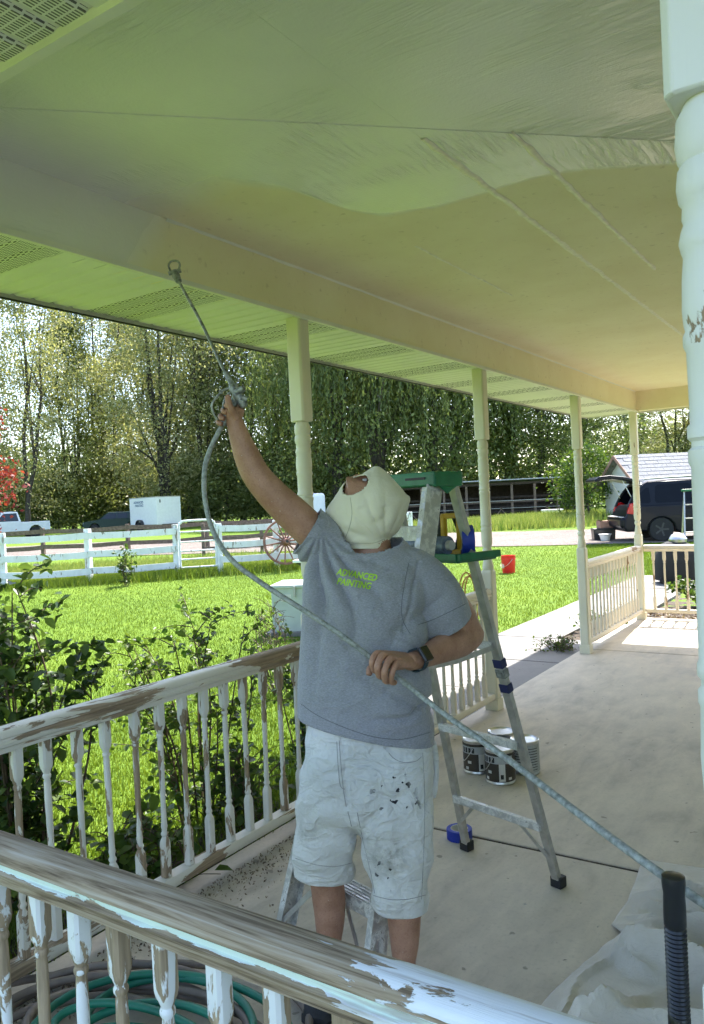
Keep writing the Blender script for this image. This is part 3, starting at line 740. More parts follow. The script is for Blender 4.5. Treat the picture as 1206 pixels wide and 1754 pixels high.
# --- grass blades
def blades(name, label, pts, h, w, mat, seed, bend=.35):
    rng = np.random.default_rng(seed); n = len(pts); hh = h*rng.uniform(.45, 1.3, (n, 1))
    th = rng.uniform(0, 2*np.pi, n); dx = np.stack([np.cos(th), np.sin(th), np.zeros(n)], 1)*w*.5*rng.uniform(.7, 1.3, (n, 1))
    ph = rng.uniform(0, 2*np.pi, n); ln = np.stack([np.cos(ph), np.sin(ph), np.zeros(n)], 1)*hh*bend*rng.uniform(.2, 1.4, (n, 1))
    V = np.stack([pts-dx, pts+dx, pts+ln+np.array([0, 0, 1.0])*hh], 1).reshape(-1, 3)
    o = obj(name, np_mesh(name, V, np.arange(n*3).reshape(-1, 3), mat), None); return tag(o, label, 'grass', kind='stuff')
def scatter(n, seed, rmin, rmax, a0, a1, power=1.0, ok=None):
    rng = np.random.default_rng(seed); r = rmin+(rmax-rmin)*rng.uniform(0, 1, n)**power; a = rng.uniform(a0, a1, n)
    x, y = -r*np.sin(a), r*np.cos(a)
    if ok is not None: k = ok(x, y); x, y = x[k], y[k]
    z = np.interp(np.hypot(x, y), [0, 9, 18, 25, 55, 80, 150], [-.12, -.12, 0, .1, .25, .4, .6])
    return np.stack([x, y, z-.004], 1)
def lawn_ok(x, y):
    drive = np.interp(x, [p[0] for p in _near], [p[1] for p in _near])
    return (x < -2.93) & ((x < -3.80) | (y < 4.8) | (y > 15.4)) & (y < drive) & ~((x > -3.8) & (y > 4.8) & (y < 15.5)) & ~((y > 13.35) & (y < 15.4) & (x > -3.8))
blades('lawn_grass', 'short mown grass of the front lawn', scatter(340000, 41, 3.2, 24, .05, 1.25, 1.35, lawn_ok), .045, .010, M['grass'], 41)
shrub('weed_clump', 'broad green weeds at the foot of the front railing', (-2.72, 2.35, -.09), .36, .22, 14, 300, .07, M['leaf_bush'], 61)
shrub('weed_clump', 'dark leafy weeds below the rail beside the painter leg', (-2.76, 3.05, -.09), .45, .20, 12, 260, .055, M['leaf_rose'], 62)
blades('bed_grass', 'long grass and weeds in the bed along the front railing', np.stack([np.random.default_rng(5).uniform(-3.05, -2.55, 2600), np.random.default_rng(6).uniform(1.0, 4.8, 2600), np.full(2600, -.09)], 1), .16, .009, M['grass'], 63, .6)
def front_ok(x, y): return (y > 15.4) & (y < np.interp(x, [p[0] for p in _near], [p[1] for p in _near]))
blades('lawn_grass', 'short mown grass between the far walkway and the gravel drive', scatter(60000, 42, 15.4, 25, -.1, .3, 1.0, front_ok), .05, .018, M['grass'], 42)

# ------------------------------------------------------------------ the painter
from mathutils.bvhtree import BVHTree
def eval_mesh(o):
    dg = bpy.context.evaluated_depsgraph_get(); dg.update()
    me = bpy.data.meshes.new_from_object(o.evaluated_get(dg)); return me
def remesh(mb, voxel, name, mat, smooth=6, extra=None):
    me0 = mesh_of(mb, name, mat); o = bpy.data.objects.new('work', me0); COL.objects.link(o)
    r = o.modifiers.new('r', 'REMESH'); r.mode = 'VOXEL'; r.voxel_size = voxel; r.use_smooth_shade = True
    if smooth:
        s = o.modifiers.new('s', 'SMOOTH'); s.iterations = smooth; s.factor = .5
    me = eval_mesh(o); bpy.data.objects.remove(o); bpy.data.meshes.remove(me0)
    me.name = name; me.materials.clear(); me.materials.append(mat); return me
def to_px(p):
    v = Vector(p)-CAM_POS; z = v.dot(_d); return 603+FPX*v.dot(_r)/z, 877-FPX*v.dot(_u)/z
TOCAM = -_d
def ellipse_ring(L, Rr, d, dep, n=32, pw=2.4, dl=0.0):
    """ring spanning photo points L and R at distance d, dep metres half thickness"""
    a, b = P(*L, d+dl), P(*Rr, d-dl); c = (a+b)/2; ax = (b-a)/2; h = Vector((_d.x, _d.y, 0)).normalized(); out = []
    ay = (h-ax.normalized()*h.dot(ax.normalized())).normalized()*dep
    for k in range(n):
        t = 2*math.pi*k/n; cx, sy = math.cos(t), math.sin(t)
        out.append(c+ax*math.copysign(abs(cx)**(2/pw), cx)+ay*math.copysign(abs(sy)**(2/pw), sy))
    return out
def limb(mb, pts, n=14, sub=5, flat=1.0):
    """pts: (px, py, d, radius)"""
    q = spline([Vector(P(a, b, c)) for a, b, c, r in pts], sub); m = len(pts)
    rr = [pts[0][3]]
    rs = spline([Vector((r, 0, 0)) for *_, r in pts], sub); return mb.tube(q, [max(.002, v.x) for v in rs], n, flat=flat)
def displace(me, fn):
    n = len(me.vertices); co = np.empty(n*3, np.float32); me.vertices.foreach_get('co', co); co = co.reshape(-1, 3)
    no = np.empty(n*3, np.float32); me.vertices.foreach_get('normal', no); no = no.reshape(-1, 3)
    v = co-np.array(CAM_POS); z = v@np.array(_d); X = 603+FPX*(v@np.array(_r))/z; Y = 877-FPX*(v@np.array(_u))/z
    facing = no@np.array(TOCAM)
    dsp = fn(X, Y, z, co, facing); co = co+no*dsp[:, None]
    me.vertices.foreach_set('co', co.astype(np.float32).ravel()); me.update()
def cut(me, planes):
    """remove what lies beyond (point, normal, radius) hems"""
    bm = bmesh.new(); bm.from_mesh(me)
    for p, nrm, rad in planes:
        p, nrm = Vector(p), Vector(nrm).normalized()
        fs = [f for f in bm.faces if (f.calc_center_median()-p).length < rad]
        ge = set(fs) | {e for f in fs for e in f.edges} | {v for f in fs for v in f.verts}
        bmesh.ops.bisect_plane(bm, geom=list(ge), plane_co=p, plane_no=nrm)
        dead = [f for f in bm.faces if (f.calc_center_median()-p).length < rad+.02 and (f.calc_center_median()-p).dot(nrm) > 1e-4]
        bmesh.ops.delete(bm, geom=dead, context='FACES')
    for f in bm.faces: f.smooth = True
    bm.to_mesh(me); bm.free()
def rel(me, root):
    me.transform(Matrix.Translation(-root.location)); return me
def bell(x, c, w): return np.exp(-((x-c)/w)**2)

def skin_mat():
    m, nt, b = new_mat('skin')
    n = noise_(nt, pos(nt), 14, 4); f = noise_(nt, pos(nt), 160, 3)
    c = ramp(nt, n, [(.3, (.30, .145, .088)), (.7, (.46, .25, .165))])
    c = mix(nt, ramp(nt, f, [(.52, 0.0), (.72, .4)]), c, (.20, .085, .05))
    nt.links.new(mix(nt, ramp(nt, noise_(nt, pos(nt), 190, 1, .3), [(.775, 0.0), (.80, .6)]), c, (.62, .58, .50)), b.inputs['Base Color'])
    b.inputs['Roughness'].default_value = .52; 
    bump(nt, b, math_(nt, 'ADD', f, math_(nt, 'MULTIPLY', noise_(nt, pos(nt), 38, 4, .7), 1.5)), .3, .003); return m
M['skin'] = skin_mat()
def cloth_mat(name, lo, hi, wr=.35, wscale=9.0, weave=420, rough=.92, heather=0.0, ridge=0.0):
    m, nt, b = new_mat(name)
    n = noise_(nt, pos(nt), 5, 4)
    c = ramp(nt, n, [(.3, lo), (.7, hi)])
    if heather:
        hn = noise_(nt, pos(nt, (1, 1, 2.6)), 150, 3, .7)
        c = mix(nt, ramp(nt, hn, [(.38, 0.0), (.66, heather)]), c, tuple(min(1, q*2.1) for q in hi))
    nt.links.new(c, b.inputs['Base Color']); b.inputs['Roughness'].default_value = rough; b.inputs['Specular IOR Level'].default_value = .2
    b.inputs['Sheen Weight'].default_value = .25
    w = noise_(nt, pos(nt, (1, 1, .55)), wscale, 4, .5, .8); fi = noise_(nt, pos(nt), weave, 2)
    if ridge:      # sharp creases where the folded noise turns over
        for s_, k_ in ((wscale*.9, 1.0), (wscale*2.2, .45)):
            rn = noise_(nt, pos(nt, (1, 1, 1.5), (.4, .3, 0)), s_, 2, .45, 1.2)
            rd = math_(nt, 'POWER', math_(nt, 'SUBTRACT', 1.0, math_(nt, 'MULTIPLY', math_(nt, 'ABSOLUTE', math_(nt, 'SUBTRACT', rn, .5)), 4.5), clamp=True), 2.0)
            w = math_(nt, 'ADD', w, math_(nt, 'MULTIPLY', rd, ridge*k_))
    bump(nt, b, math_(nt, 'ADD', w, math_(nt, 'MULTIPLY', fi, .06)), wr, .02); return m, nt, b, c
M['shirt'] = cloth_mat('shirt', (.215, .217, .236), (.26, .262, .28), .55, 7, heather=.30, ridge=.22)[0]
M['hood'] = cloth_mat('hood', (.62, .58, .43), (.74, .70, .54), .35, 10, ridge=.10)[0]
def shorts_mat():
    m, nt, b, c = cloth_mat('shorts', (.58, .57, .535), (.71, .70, .67), .8, 9, ridge=.26)
    gm = noise_(nt, pos(nt), 6.5, 5, .65, .5)
    c2 = mix(nt, ramp(nt, gm, [(.56, 0.0), (.78, .55)]), c, (.33, .31, .28))
    g = nt.nodes.new('ShaderNodeNewGeometry')
    def near(p, r, soft):
        v = nd(nt, 'ShaderNodeVectorMath', {0: g.outputs['Position'], 1: tuple(p)}, operation='DISTANCE'); return ramp(nt, math_(nt, 'DIVIDE', v.outputs['Value'], r), [(.0, 1.0), (soft, 1.0), (1.0, 0.0)])
    sp = noise_(nt, pos(nt), 46, 2, .45, .15); spots = ramp(nt, sp, [(.60, 0.0), (.625, 1.0)])
    dk = math_(nt, 'MULTIPLY', spots, math_(nt, 'MAXIMUM', near(P(675, 1362, 2.34), .085, .6), math_(nt, 'MAXIMUM', near(P(708, 1385, 2.34), .045, .6), near(P(655, 1500, 2.35), .06, .5))))
    kn = math_(nt, 'MULTIPLY', ramp(nt, noise_(nt, pos(nt), 24, 5, .7), [(.38, 0.0), (.62, 1.0)]), math_(nt, 'MAXIMUM', near(P(662, 1475, 2.35), .095, .3), math_(nt, 'MULTIPLY', near(P(520, 1425, 2.42), .06, .1), .7)))
    c3 = mix(nt, math_(nt, 'MULTIPLY', kn, .75), c2, (.22, .21, .17))
    nt.links.new(mix(nt, dk, c3, (.025, .025, .03)), b.inputs['Base Color']); return m
M['shorts'] = shorts_mat()
M['rubber'] = simple('rubber', (.018, .018, .02), .6, var=.3)
M['shoe'] = simple('shoe', (.025, .026, .03), .65, var=.4, vscale=20)
M['strap'] = simple('strap', (.015, .04, .055), .6)
M['screen'] = simple('screen', (.006, .006, .008), .25, var=0, bstr=0)
M['silver'] = simple('silver', (.55, .55, .55), .35, 1.0)
M['lime'] = simple('lime', (.40, .66, .03), .7, var=.15, vscale=300)

base = on_ground(625, 1725, 0.0)
man = thing('person', 'painter in grey tee and white shorts spraying the ceiling, hooded', 'person', base)
sk = MB()
# trunk, neck
sk.rings([ellipse_ring(L, Rr, d, dep*.86, 24, 2.2) for L, Rr, d, dep in (((545, 1350), (720, 1350), 2.49, .12), ((540, 1250), (722, 1262), 2.5, .13), ((538, 1150), (718, 1160), 2.5, .135),
          ((545, 1050), (712, 1050), 2.52, .125), ((552, 985), (712, 990), 2.54, .11), ((575, 950), (705, 960), 2.56, .08))])
limb(sk, [(640, 985, 2.56, .075), (637, 945, 2.56, .066), (633, 905, 2.58, .062), (633, 880, 2.59, .06)], 18)
# raised arm, bent arm
limb(sk, [(610, 975, 2.56, .055), (562, 936, 2.56, .058), (508, 886, 2.535, .058), (470, 850, 2.515, .052), (440, 815, 2.50, .0465), (424, 783, 2.49, .0425), (411, 750, 2.48, .034), (402, 722, 2.475, .0275), (398, 708, 2.47, .027)], 18)
limb(sk, [(690, 985, 2.55, .05), (742, 1008, 2.55, .050), (778, 1042, 2.58, .056), (800, 1078, 2.615, .050), (806, 1086, 2.62, .047), (788, 1100, 2.57, .049), (760, 1110, 2.50, .046), (730, 1124, 2.41, .034), (712, 1131, 2.36, .0285), (698, 1134, 2.32, .027)], 18)
# legs
limb(sk, [(575, 1330, 2.52, .085), (560, 1400, 2.53, .078), (556, 1462, 2.545, .062), (558, 1495, 2.56, .055), (563, 1535, 2.585, .0555), (565, 1575, 2.59, .050), (563, 1620, 2.59, .039), (560, 1655, 2.60, .034), (558, 1672, 2.60, .036)], 18)
limb(sk, [(665, 1330, 2.48, .085), (678, 1430, 2.455, .078), (688, 1508, 2.45, .062), (690, 1538, 2.46, .0545), (692, 1570, 2.475, .054), (693, 1610, 2.48, .047), (692, 1650, 2.48, .037), (690, 1688, 2.485, .033), (689, 1706, 2.485, .036)], 18)
body = remesh(sk, .008, 'body', M['skin'], 5)
# hands appended to the same surface
hb = MB()
def palm(a, b, wa, wb, tk, side, n=16):
    rg = []; ax = (b-a).normalized(); side = (side-ax*side.dot(ax)).normalized(); th = ax.cross(side)
    for i in range(7):
        t = i/6; w = wa+(wb-wa)*t; k = tk*(1.0-.25*abs(t-.5)); sc = .55 if i in (0, 6) else 1
        rg.append([a.lerp(b, t)+side*w*sc*math.cos(2*math.pi*j/n)+th*k*sc*math.sin(2*math.pi*j/n) for j in range(n)])
    hb.rings(rg)
def finger(pts, r=.0088):
    path = spline([P(*p) for p in pts], 5); m = len(path)
    hb.tube(path, [r*(1.06-.2*i/(m-1))*(.55 if i == m-1 else 1)*(1+.10*math.exp(-((i % 5)/1.2)**2)) for i in range(m)], 10)
# hand on the hose
palm(P(708, 1131, 2.345), P(661, 1129, 2.262), .030, .041, .0185, P(646, 1119, 2.26)-P(684, 1140, 2.25))
for f, r in (([(668, 1122, 2.275), (646, 1120, 2.255), (638, 1133, 2.238), (641, 1147, 2.248), (650, 1151, 2.275)], .0100),
             ([(674, 1126, 2.265), (656, 1123, 2.238), (647, 1141, 2.218), (650, 1157, 2.232), (659, 1160, 2.262)], .0105),
             ([(682, 1131, 2.265), (668, 1129, 2.232), (659, 1149, 2.212), (660, 1165, 2.228), (668, 1167, 2.258)], .0102),
             ([(690, 1136, 2.275), (680, 1136, 2.242), (671, 1154, 2.222), (671, 1168, 2.236), (677, 1169, 2.262)], .0090)):
    finger(f, r)
finger([(690, 1140, 2.32), (662, 1143, 2.300), (642, 1141, 2.292), (634, 1146, 2.282), (632, 1157, 2.272)], .0108)
# hand on the gun: the fingers close round the grip behind it, thumb up its near side
palm(P(401, 724, 2.475), P(403, 697, 2.462), .026, .034, .018, P(412, 700, 2.47)-P(392, 706, 2.45))
for i, t in enumerate((.08, .34, .60, .84)):
    ax, ay = 401+(383-401)*t, 688+(727-688)*t
    finger([(ax+13, ay+4, 2.468), (ax+8, ay-1, 2.50), (ax-3, ay-1, 2.508), (ax-12, ay+1, 2.485), (ax-11, ay+4, 2.458), (ax-5, ay+6, 2.450)], (.0092, .0095, .0092, .0082)[i])
finger([(405, 716, 2.455), (398, 703, 2.438), (392, 691, 2.434), (390, 677, 2.440)], .0108)
hm = mesh_of(hb, 'hands', M['skin'])
# head in its own frame: z forward from the face, y to the crown, x to the man's left
hc = P(628, 863, 2.578)
Fz = (-.50*_r+.80*_u+.34*TOCAM).normalized(); Cy = (.50*_r+.20*_u-.85*TOCAM); Cy = (Cy-Fz*Cy.dot(Fz)).normalized(); Ex = Cy.cross(Fz)
hv = []; hf = []; nu, nv = 40, 30
for j in range(nv+1):
    for i in range(nu):
        t = math.pi*j/nv; a = 2*math.pi*i/nu
        x, y, z = math.sin(t)*math.sin(a), math.cos(t), math.sin(t)*math.cos(a)
        X, Y, Z = x*.078*(1-.16*max(0, -y)), y*(.108 if y > 0 else .102), z*(.094 if z > 0 else .088)
        if z > 0:
            g = lambda x0, y0, sx, sy: math.exp(-((X-x0)/sx)**2-((Y-y0)/sy)**2)
            Z += .024*g(0, -.022, .013, .016)+.012*g(0, .002, .010, .022)       # nose
            Z -= .012*(g(-.031, .014, .015, .011)+g(.031, .014, .015, .011))    # eye sockets
            Z += .007*g(0, .032, .045, .009)+.007*g(0, -.056, .020, .006)-.004*g(0, -.062, .022, .003)+.007*g(0, -.069, .018, .006)   # brow, lips
            Z += .004*g(0, -.090, .022, .016)                                    # chin
        for sx in (-1, 1): X += sx*.016*math.exp(-((x-sx)/.10)**2-((Y+.005)/.028)**2-((Z+.008)/.016)**2)      # ears
        hv.append(hc+Ex*X+Cy*Y+Fz*Z)
for j in range(nv):
    for i in range(nu): hf.append((j*nu+i, j*nu+(i+1) % nu, (j+1)*nu+(i+1) % nu, (j+1)*nu+i))
hd = mesh_of(MB().add(hv, hf, 0, True), 'head', M['skin'])
bm = bmesh.new()
for me in (body, hm, hd): bm.from_mesh(me)
for f in bm.faces: f.smooth = True
me = bpy.data.meshes.new('body'); bm.to_mesh(me); bm.free(); me.materials.append(M['skin'])
ob = obj('body', rel(me, man), None, man)
for sx in (-1, 1):
    c = hc+Ex*.031*sx+Cy*.014+Fz*.071
    e = MB().lathe([(.0, -.011), (.008, -.008), (.011, 0), (.008, .008), (.0, .011)], (0, 0, 0), 12).shift(c); part('eye', e, simple('eye', (.6, .58, .55), .2) if sx < 0 else bpy.data.materials['eye'], man)

# --- T-shirt
sh = MB()
sh.rings([ellipse_ring(L, Rr, d, dep, 36, 2.5) for L, Rr, d, dep in (((513, 1262), (741, 1320), 2.5, .150), ((512, 1222), (741, 1272), 2.5, .158), ((514, 1160), (737, 1195), 2.5, .165), ((519, 1090), (731, 1120), 2.505, .158),
          ((520, 1035), (722, 1050), 2.515, .147), ((519, 985), (728, 1000), 2.53, .132), ((530, 946), (722, 962), 2.55, .110), ((556, 922), (706, 942), 2.56, .092), ((580, 918), (694, 930), 2.565, .080), ((585, 905), (686, 915), 2.57, .076))])
limb(sh, [(650, 985, 2.55, .10), (700, 985, 2.55, .092), (738, 1012, 2.555, .090), (752, 1052, 2.58, .103), (762, 1095, 2.62, .108)], 22)
limb(sh, [(640, 990, 2.55, .10), (590, 955, 2.56, .094), (555, 930, 2.56, .086), (524, 908, 2.545, .082), (496, 884, 2.535, .078)], 22)
shirt = remesh(sh, .0068, 'shirt', M['shirt'], 12)
def shirt_disp(X, Y, z, co, fc):
    d = np.zeros(len(X))
    ang = np.arctan2(X-548, np.maximum(Y-905, 1)); rr = np.hypot(X-548, Y-905)
    w = bell(rr, 95, 75)*np.clip(1.3-np.abs(ang)*1.1, 0, 1)
    d += .021*(np.abs(np.sin(ang*9.5+.6*np.sin(rr/30)))**.7-.55)*w                                     # folds fanning from the raised arm
    d += .012*(np.abs(np.sin((X-520+.10*(Y-1000))/12.))**.8-.5)*bell(X, 532, 26)*np.clip((Y-960)/60, 0, 1)*np.clip((1230-Y)/120, 0, 1)
    u = (Y-1175)-.28*(X-640)+14*np.sin(X/42.)
    d += .009*(np.abs(np.sin(u/24.))**.7-.5)*bell(Y, 1190, 80)*np.clip((X-560)/120, .15, 1)             # soft belly folds
    d += -.010*bell(Y-(1236-((X-600)/22.)**1*1.0-np.clip(X-700, 0, 99)*.9), 0, 5)*np.clip((X-630)/40, 0, 1)
    u2 = (Y-1040)+.75*(X-735); d += .011*(np.abs(np.sin(u2/20.))**.7-.5)*bell(np.hypot(X-712, Y-1052), 0, 52)   # creases at the bent elbow side
    d += .0055*(np.abs(np.sin((X+.6*Y)/22.+.9*np.sin(Y/37.)))**.7-.5)*bell(np.hypot(X-670, Y-1090), 0, 100)
    d += .005*(np.abs(np.sin((.9*X-.5*Y)/24.+.7*np.sin(X/29.)))**.7-.5)*bell(np.hypot(X-600, Y-1090), 0, 90)
    d += .0055*np.array([noise.noise(Vector((p[0]*6, p[1]*6, p[2]*4.0))) for p in co])
    seam = np.abs((X-702)+.22*(Y-1030)); d += -.0045*bell(seam, 0, 2.6)*(Y < 1085)*(Y > 960)*(fc > 0)      # armhole seam
    d *= 1.7
    neck = Y-(948-.0042*(X-630)**2-.05*(X-630)); d += (.004*bell(neck, 5, 4)-.003*bell(neck, 12, 2))*(np.abs(X-632) < 66)*(fc > 0)                # collar band
    return d
displace(shirt, shirt_disp)
cut(shirt, [((P(514, 1222, 2.5)+P(741, 1272, 2.5))/2, (P(514, 1222, 2.5)-P(530, 1120, 2.5)).normalized()*.0+_r.cross(_d).normalized()*-1.0+_r*-.20, .42),
            (P(748, 1066, 2.585), P(762, 1095, 2.62)-P(742, 1030, 2.565)+_r*.012, .16),
            (P(523, 915, 2.545), P(496, 884, 2.535)-P(545, 915, 2.55)-_r*.0, .13),
            ])
bm = bmesh.new(); bm.from_mesh(shirt); dead = []
for f in bm.faces:
    c = f.calc_center_median(); X, Y = to_px(c); dz = (c-CAM_POS).dot(_d)
    lip = 948-.0042*(X-630)**2-.05*(X-630)-150*max(0, dz-2.52)
    if 574 < X < 694 and Y < lip and math.hypot((X-634)/60., (dz-2.57)/.125) < 1.0: dead.append(f)
bmesh.ops.delete(bm, geom=dead, context='FACES'); bm.to_mesh(shirt); bm.free()
o = obj('shirt', rel(shirt, man), None, man); s = o.modifiers.new('t', 'SOLIDIFY'); s.thickness = .004; s.offset = -1
shirt_bvh = None
dg = bpy.context.evaluated_depsgraph_get(); dg.update(); shirt_bvh = BVHTree.FromObject(o, dg); shirt_obj = o

def text_mesh(body, size, bold=.0, shear=0.0):
    cu = bpy.data.curves.new('t', 'FONT'); cu.body = body; cu.size = size; cu.offset = bold; cu.shear = shear; cu.align_x = 'CENTER'; cu.align_y = 'CENTER'; cu.resolution_u = 3
    to = bpy.data.objects.new('t', cu); COL.objects.link(to); me = eval_mesh(to); bpy.data.objects.remove(to); return me
for txt, px, py, size in (('ADVANCED', 611, 985, .0285), ('PAINTING', 606, 1000, .0285)):
    me = text_mesh(txt, size, .0008, .22); bm = bmesh.new(); bm.from_mesh(me)
    bmesh.ops.subdivide_edges(bm, edges=bm.edges, cuts=1)
    c = P(px, py, 2.40); ca, sa = math.cos(-.16), math.sin(-.16)
    for v in bm.verts:
        x, y = v.co.x*.80, v.co.y; q = c+_r*(x*ca-y*sa)+_u*(x*sa+y*ca); dr = (q-CAM_POS).normalized()
        hit = shirt_bvh.ray_cast(CAM_POS-man.location, dr)
        v.co = (hit[0]+man.location-dr*.0022) if hit[0] else q
    bm.to_mesh(me); bm.free(); me.materials.clear(); me.materials.append(M['lime'])
    obj('lettering', rel(me, man), None, shirt_obj)

# --- shorts
st = MB()
st.rings([ellipse_ring(L, Rr, d, dep, 32, 2.5) for L, Rr, d, dep in (((534, 1205), (728, 1235), 2.5, .135), ((527, 1250), (738, 1265), 2.5, .142), ((518, 1310), (744, 1315), 2.5, .152), ((512, 1360), (743, 1360), 2.5, .150), ((516, 1392), (738, 1395), 2.5, .125))])
st.rings([ellipse_ring(L, Rr, d, dep, 26, 2.5) for L, Rr, d, dep in (((522, 1320), (622, 1330), 2.51, .125), ((509, 1380), (616, 1382), 2.52, .125), ((505, 1435), (609, 1440), 2.535, .115), ((504, 1478), (606, 1490), 2.55, .108), ((505, 1520), (600, 1535), 2.56, .100))])
st.rings([ellipse_ring(L, Rr, d, dep, 26, 2.5) for L, Rr, d, dep in (((606, 1320), (738, 1330), 2.49, .128), ((604, 1380), (744, 1380), 2.475, .128), ((618, 1440), (741, 1440), 2.465, .118), ((630, 1500), (735, 1500), 2.46, .110), ((638, 1545), (730, 1548), 2.46, .104), ((642, 1585), (727, 1588), 2.46, .100))])
shorts = remesh(st, .0085, 'shorts', M['shorts'], 7)
def shorts_disp(X, Y, z, co, fc):
    d = .011*np.array([noise.noise(Vector((p[0]*8, p[1]*8, p[2]*9+3))) for p in co])+.005*np.array([noise.noise(Vector((p[0]*17, p[1]*17, p[2]*22))) for p in co])
    rr = np.hypot(X-590, Y-1372); an = np.arctan2(Y-1372, X-590)
    d += .008*(np.abs(np.sin((Y-.55*np.abs(X-592))/15.+.8*np.sin(X/27.)))**.7-.5)*bell(rr, 40, 55)                                   # whiskers from the crotch
    d += .004*np.sin((Y-.35*X)/10.+np.sin(X/25.))*bell(X, 545, 50)*bell(Y, 1345, 60)
    d += .005*np.sin((Y+.3*X)/12.+1.3*np.sin(X/31.))*bell(Y, 1500, 55)*(X > 600)
    d += .0045*np.sin((Y+.15*X)/11.+1.1*np.sin(X/23.))*bell(Y, 1465, 40)*(X < 610)
    d -= .006*bell(X-(588+.06*(Y-1290)), 0, 3)*(Y < 1385)*(fc > 0)                       # fly seam
    d -= .006*bell(np.hypot((X-700)/1.25, Y-1262), 33, 2.6)*(Y > 1270)*(fc > 0)            # pocket edge
    hem = np.where(X < 615, np.abs(Y-1482-.10*(X-550)), np.abs(Y-1538)); d += .0022*bell(hem, 4, 5)
    return d
displace(shorts, shorts_disp)
cut(shorts, [((P(504, 1484, 2.55)+P(606, 1500, 2.55))/2, -_u-_r*.10, .17), ((P(640, 1546, 2.46)+P(730, 1546, 2.46))/2, -_u, .17)])
o = obj('shorts', rel(shorts, man), None, man); s = o.modifiers.new('t', 'SOLIDIFY'); s.thickness = .004; s.offset = -1
M['stitch'] = simple('stitch', (.30, .29, .27), .9); M['stitch_grey'] = simple('stitch_grey', (.11, .115, .13), .9)
def seam(owner, px, r, mat, name='seam'):
    dg = bpy.context.evaluated_depsgraph_get(); dg.update(); bv = BVHTree.FromObject(owner, dg); pts = []
    for q in spline([Vector((x, y, 0)) for x, y in px], 7):
        dr = (P(q.x, q.y, 1.0)-CAM_POS).normalized(); hit = bv.ray_cast(CAM_POS-man.location, dr)
        if hit[0] and (not pts or (hit[0]-pts[-1]).length < .06): pts.append(hit[0]-dr*r*.15)
    if len(pts) > 3: obj(name, MB().tube(pts, r, 6), mat, owner)
for px in ([(581, 1268), (584, 1310), (588, 1350), (593, 1382)], [(577, 1270), (579, 1310), (583, 1345), (591, 1352)], [(666, 1290), (676, 1300), (692, 1306), (712, 1304), (722, 1296)],
           [(506, 1470), (540, 1481), (575, 1484), (603, 1478)], [(640, 1534), (670, 1541), (700, 1540), (729, 1533)], [(724, 1290), (727, 1350), (727, 1420), (724, 1500), (722, 1540)], [(520, 1290), (512, 1350), (509, 1420), (510, 1474)],
           [(596, 1390), (603, 1420), (606, 1450)], [(612, 1392), (622, 1440), (634, 1490), (642, 1530)]):
    seam(o, px, .0011, M['stitch'])
for px in ([(516, 1206), (545, 1226), (590, 1246), (640, 1262), (690, 1266), (737, 1254)], [(700, 965), (693, 1000), (688, 1035), (690, 1062), (702, 1085)], [(716, 1070), (735, 1064), (760, 1053), (798, 1034)]):
    seam(shirt_obj, px, .0010, M['stitch_grey'])
# hammer loop / side pocket on the image-right leg
mbp = MB().rings([ellipse_ring((737+dx, y), (752+dx*.6, y+3), 2.52, .035, 12, 2.5) for y, dx in ((1268, -6), (1290, -1), (1320, 0), (1345, -3), (1362, -9))])
obj('side_pocket', rel(remesh(mbp, .006, 'side_pocket', M['shorts'], 4), man), None, man)

# --- spray hood
poly = [(556, 882), (563, 868), (571, 856), (579, 842), (586, 829), (603, 820), (619, 813), (631, 804), (641, 798), (648, 798), (658, 806), (668, 815), (680, 828), (690, 840), (697, 850), (703, 852), (699, 863), (694, 880), (684, 902), (671, 919), (660, 930), (640, 938), (615, 938), (592, 935), (579, 930), (573, 912), (566, 896)]
hcx, hcy = 632, 870; pa = sorted(((math.atan2(-(y-hcy), x-hcx)) % (2*math.pi), math.hypot(x-hcx, y-hcy)) for x, y in poly)
def Rof(a):
    a %= 2*math.pi; xs = [p[0] for p in pa]; ys = [p[1] for p in pa]
    return float(np.interp(a, [xs[-1]-2*math.pi]+xs+[xs[0]+2*math.pi], [ys[-1]]+ys+[ys[0]]))
hcen = P(hcx, hcy, 2.58); sc = 2.58/FPX; V = []; F = []; nu, nv = 72, 34
for j in range(nv+1):
    t = math.pi*j/nv
    for i in range(nu):
        a = 2*math.pi*i/nu; r = Rof(a)*sc; k = math.sin(t)**.92
        rn = .115+(r-.115)*k**2.2                     # corners only near the silhouette
        dep = -math.cos(t)*.122
        V.append(hcen+(_r*math.cos(a)+_u*math.sin(a))*rn*k+_d*dep)
for j in range(nv):
    for i in range(nu): F.append((j*nu+i, j*nu+(i+1) % nu, (j+1)*nu+(i+1) % nu, (j+1)*nu+i))
hm0 = MB().add(V, F, 0, True)
limb(hm0, [(630, 900, 2.58, .085), (628, 930, 2.57, .079), (628, 950, 2.568, .075)], 24)
hood = remesh(hm0, .0052, 'hood', M['hood'], 3)
def hood_disp(X, Y, z, co, fc):
    d = .004*np.array([noise.noise(Vector((p[0]*13, p[1]*13, p[2]*13))) for p in co])
    rr = np.hypot(X-660, Y-935); an = np.arctan2(935-Y, X-660)
    d += .006*(np.abs(np.sin(an*8))**.7-.5)*bell(rr, 50, 45)
    d += .005*(np.abs(np.sin((X-.5*Y)/13.+.8*np.sin(Y/17.)))**.7-.5)*bell(np.hypot(X-600, Y-880), 0, 45)                                          # pulls towards the neck
    d += .003*np.sin((Y+.25*X)/5.)*bell(Y, 925, 16)
    d -= .006*bell(np.hypot((X-640)/1.1, Y-876), 20, 7)*(fc > .3)*(Y > 868)
    rim = np.sqrt(((co-np.array(P(604, 823, 2.495)))**2).sum(1)); d += .004*bell(rim, .052, .006)
    return d
displace(hood, hood_disp)
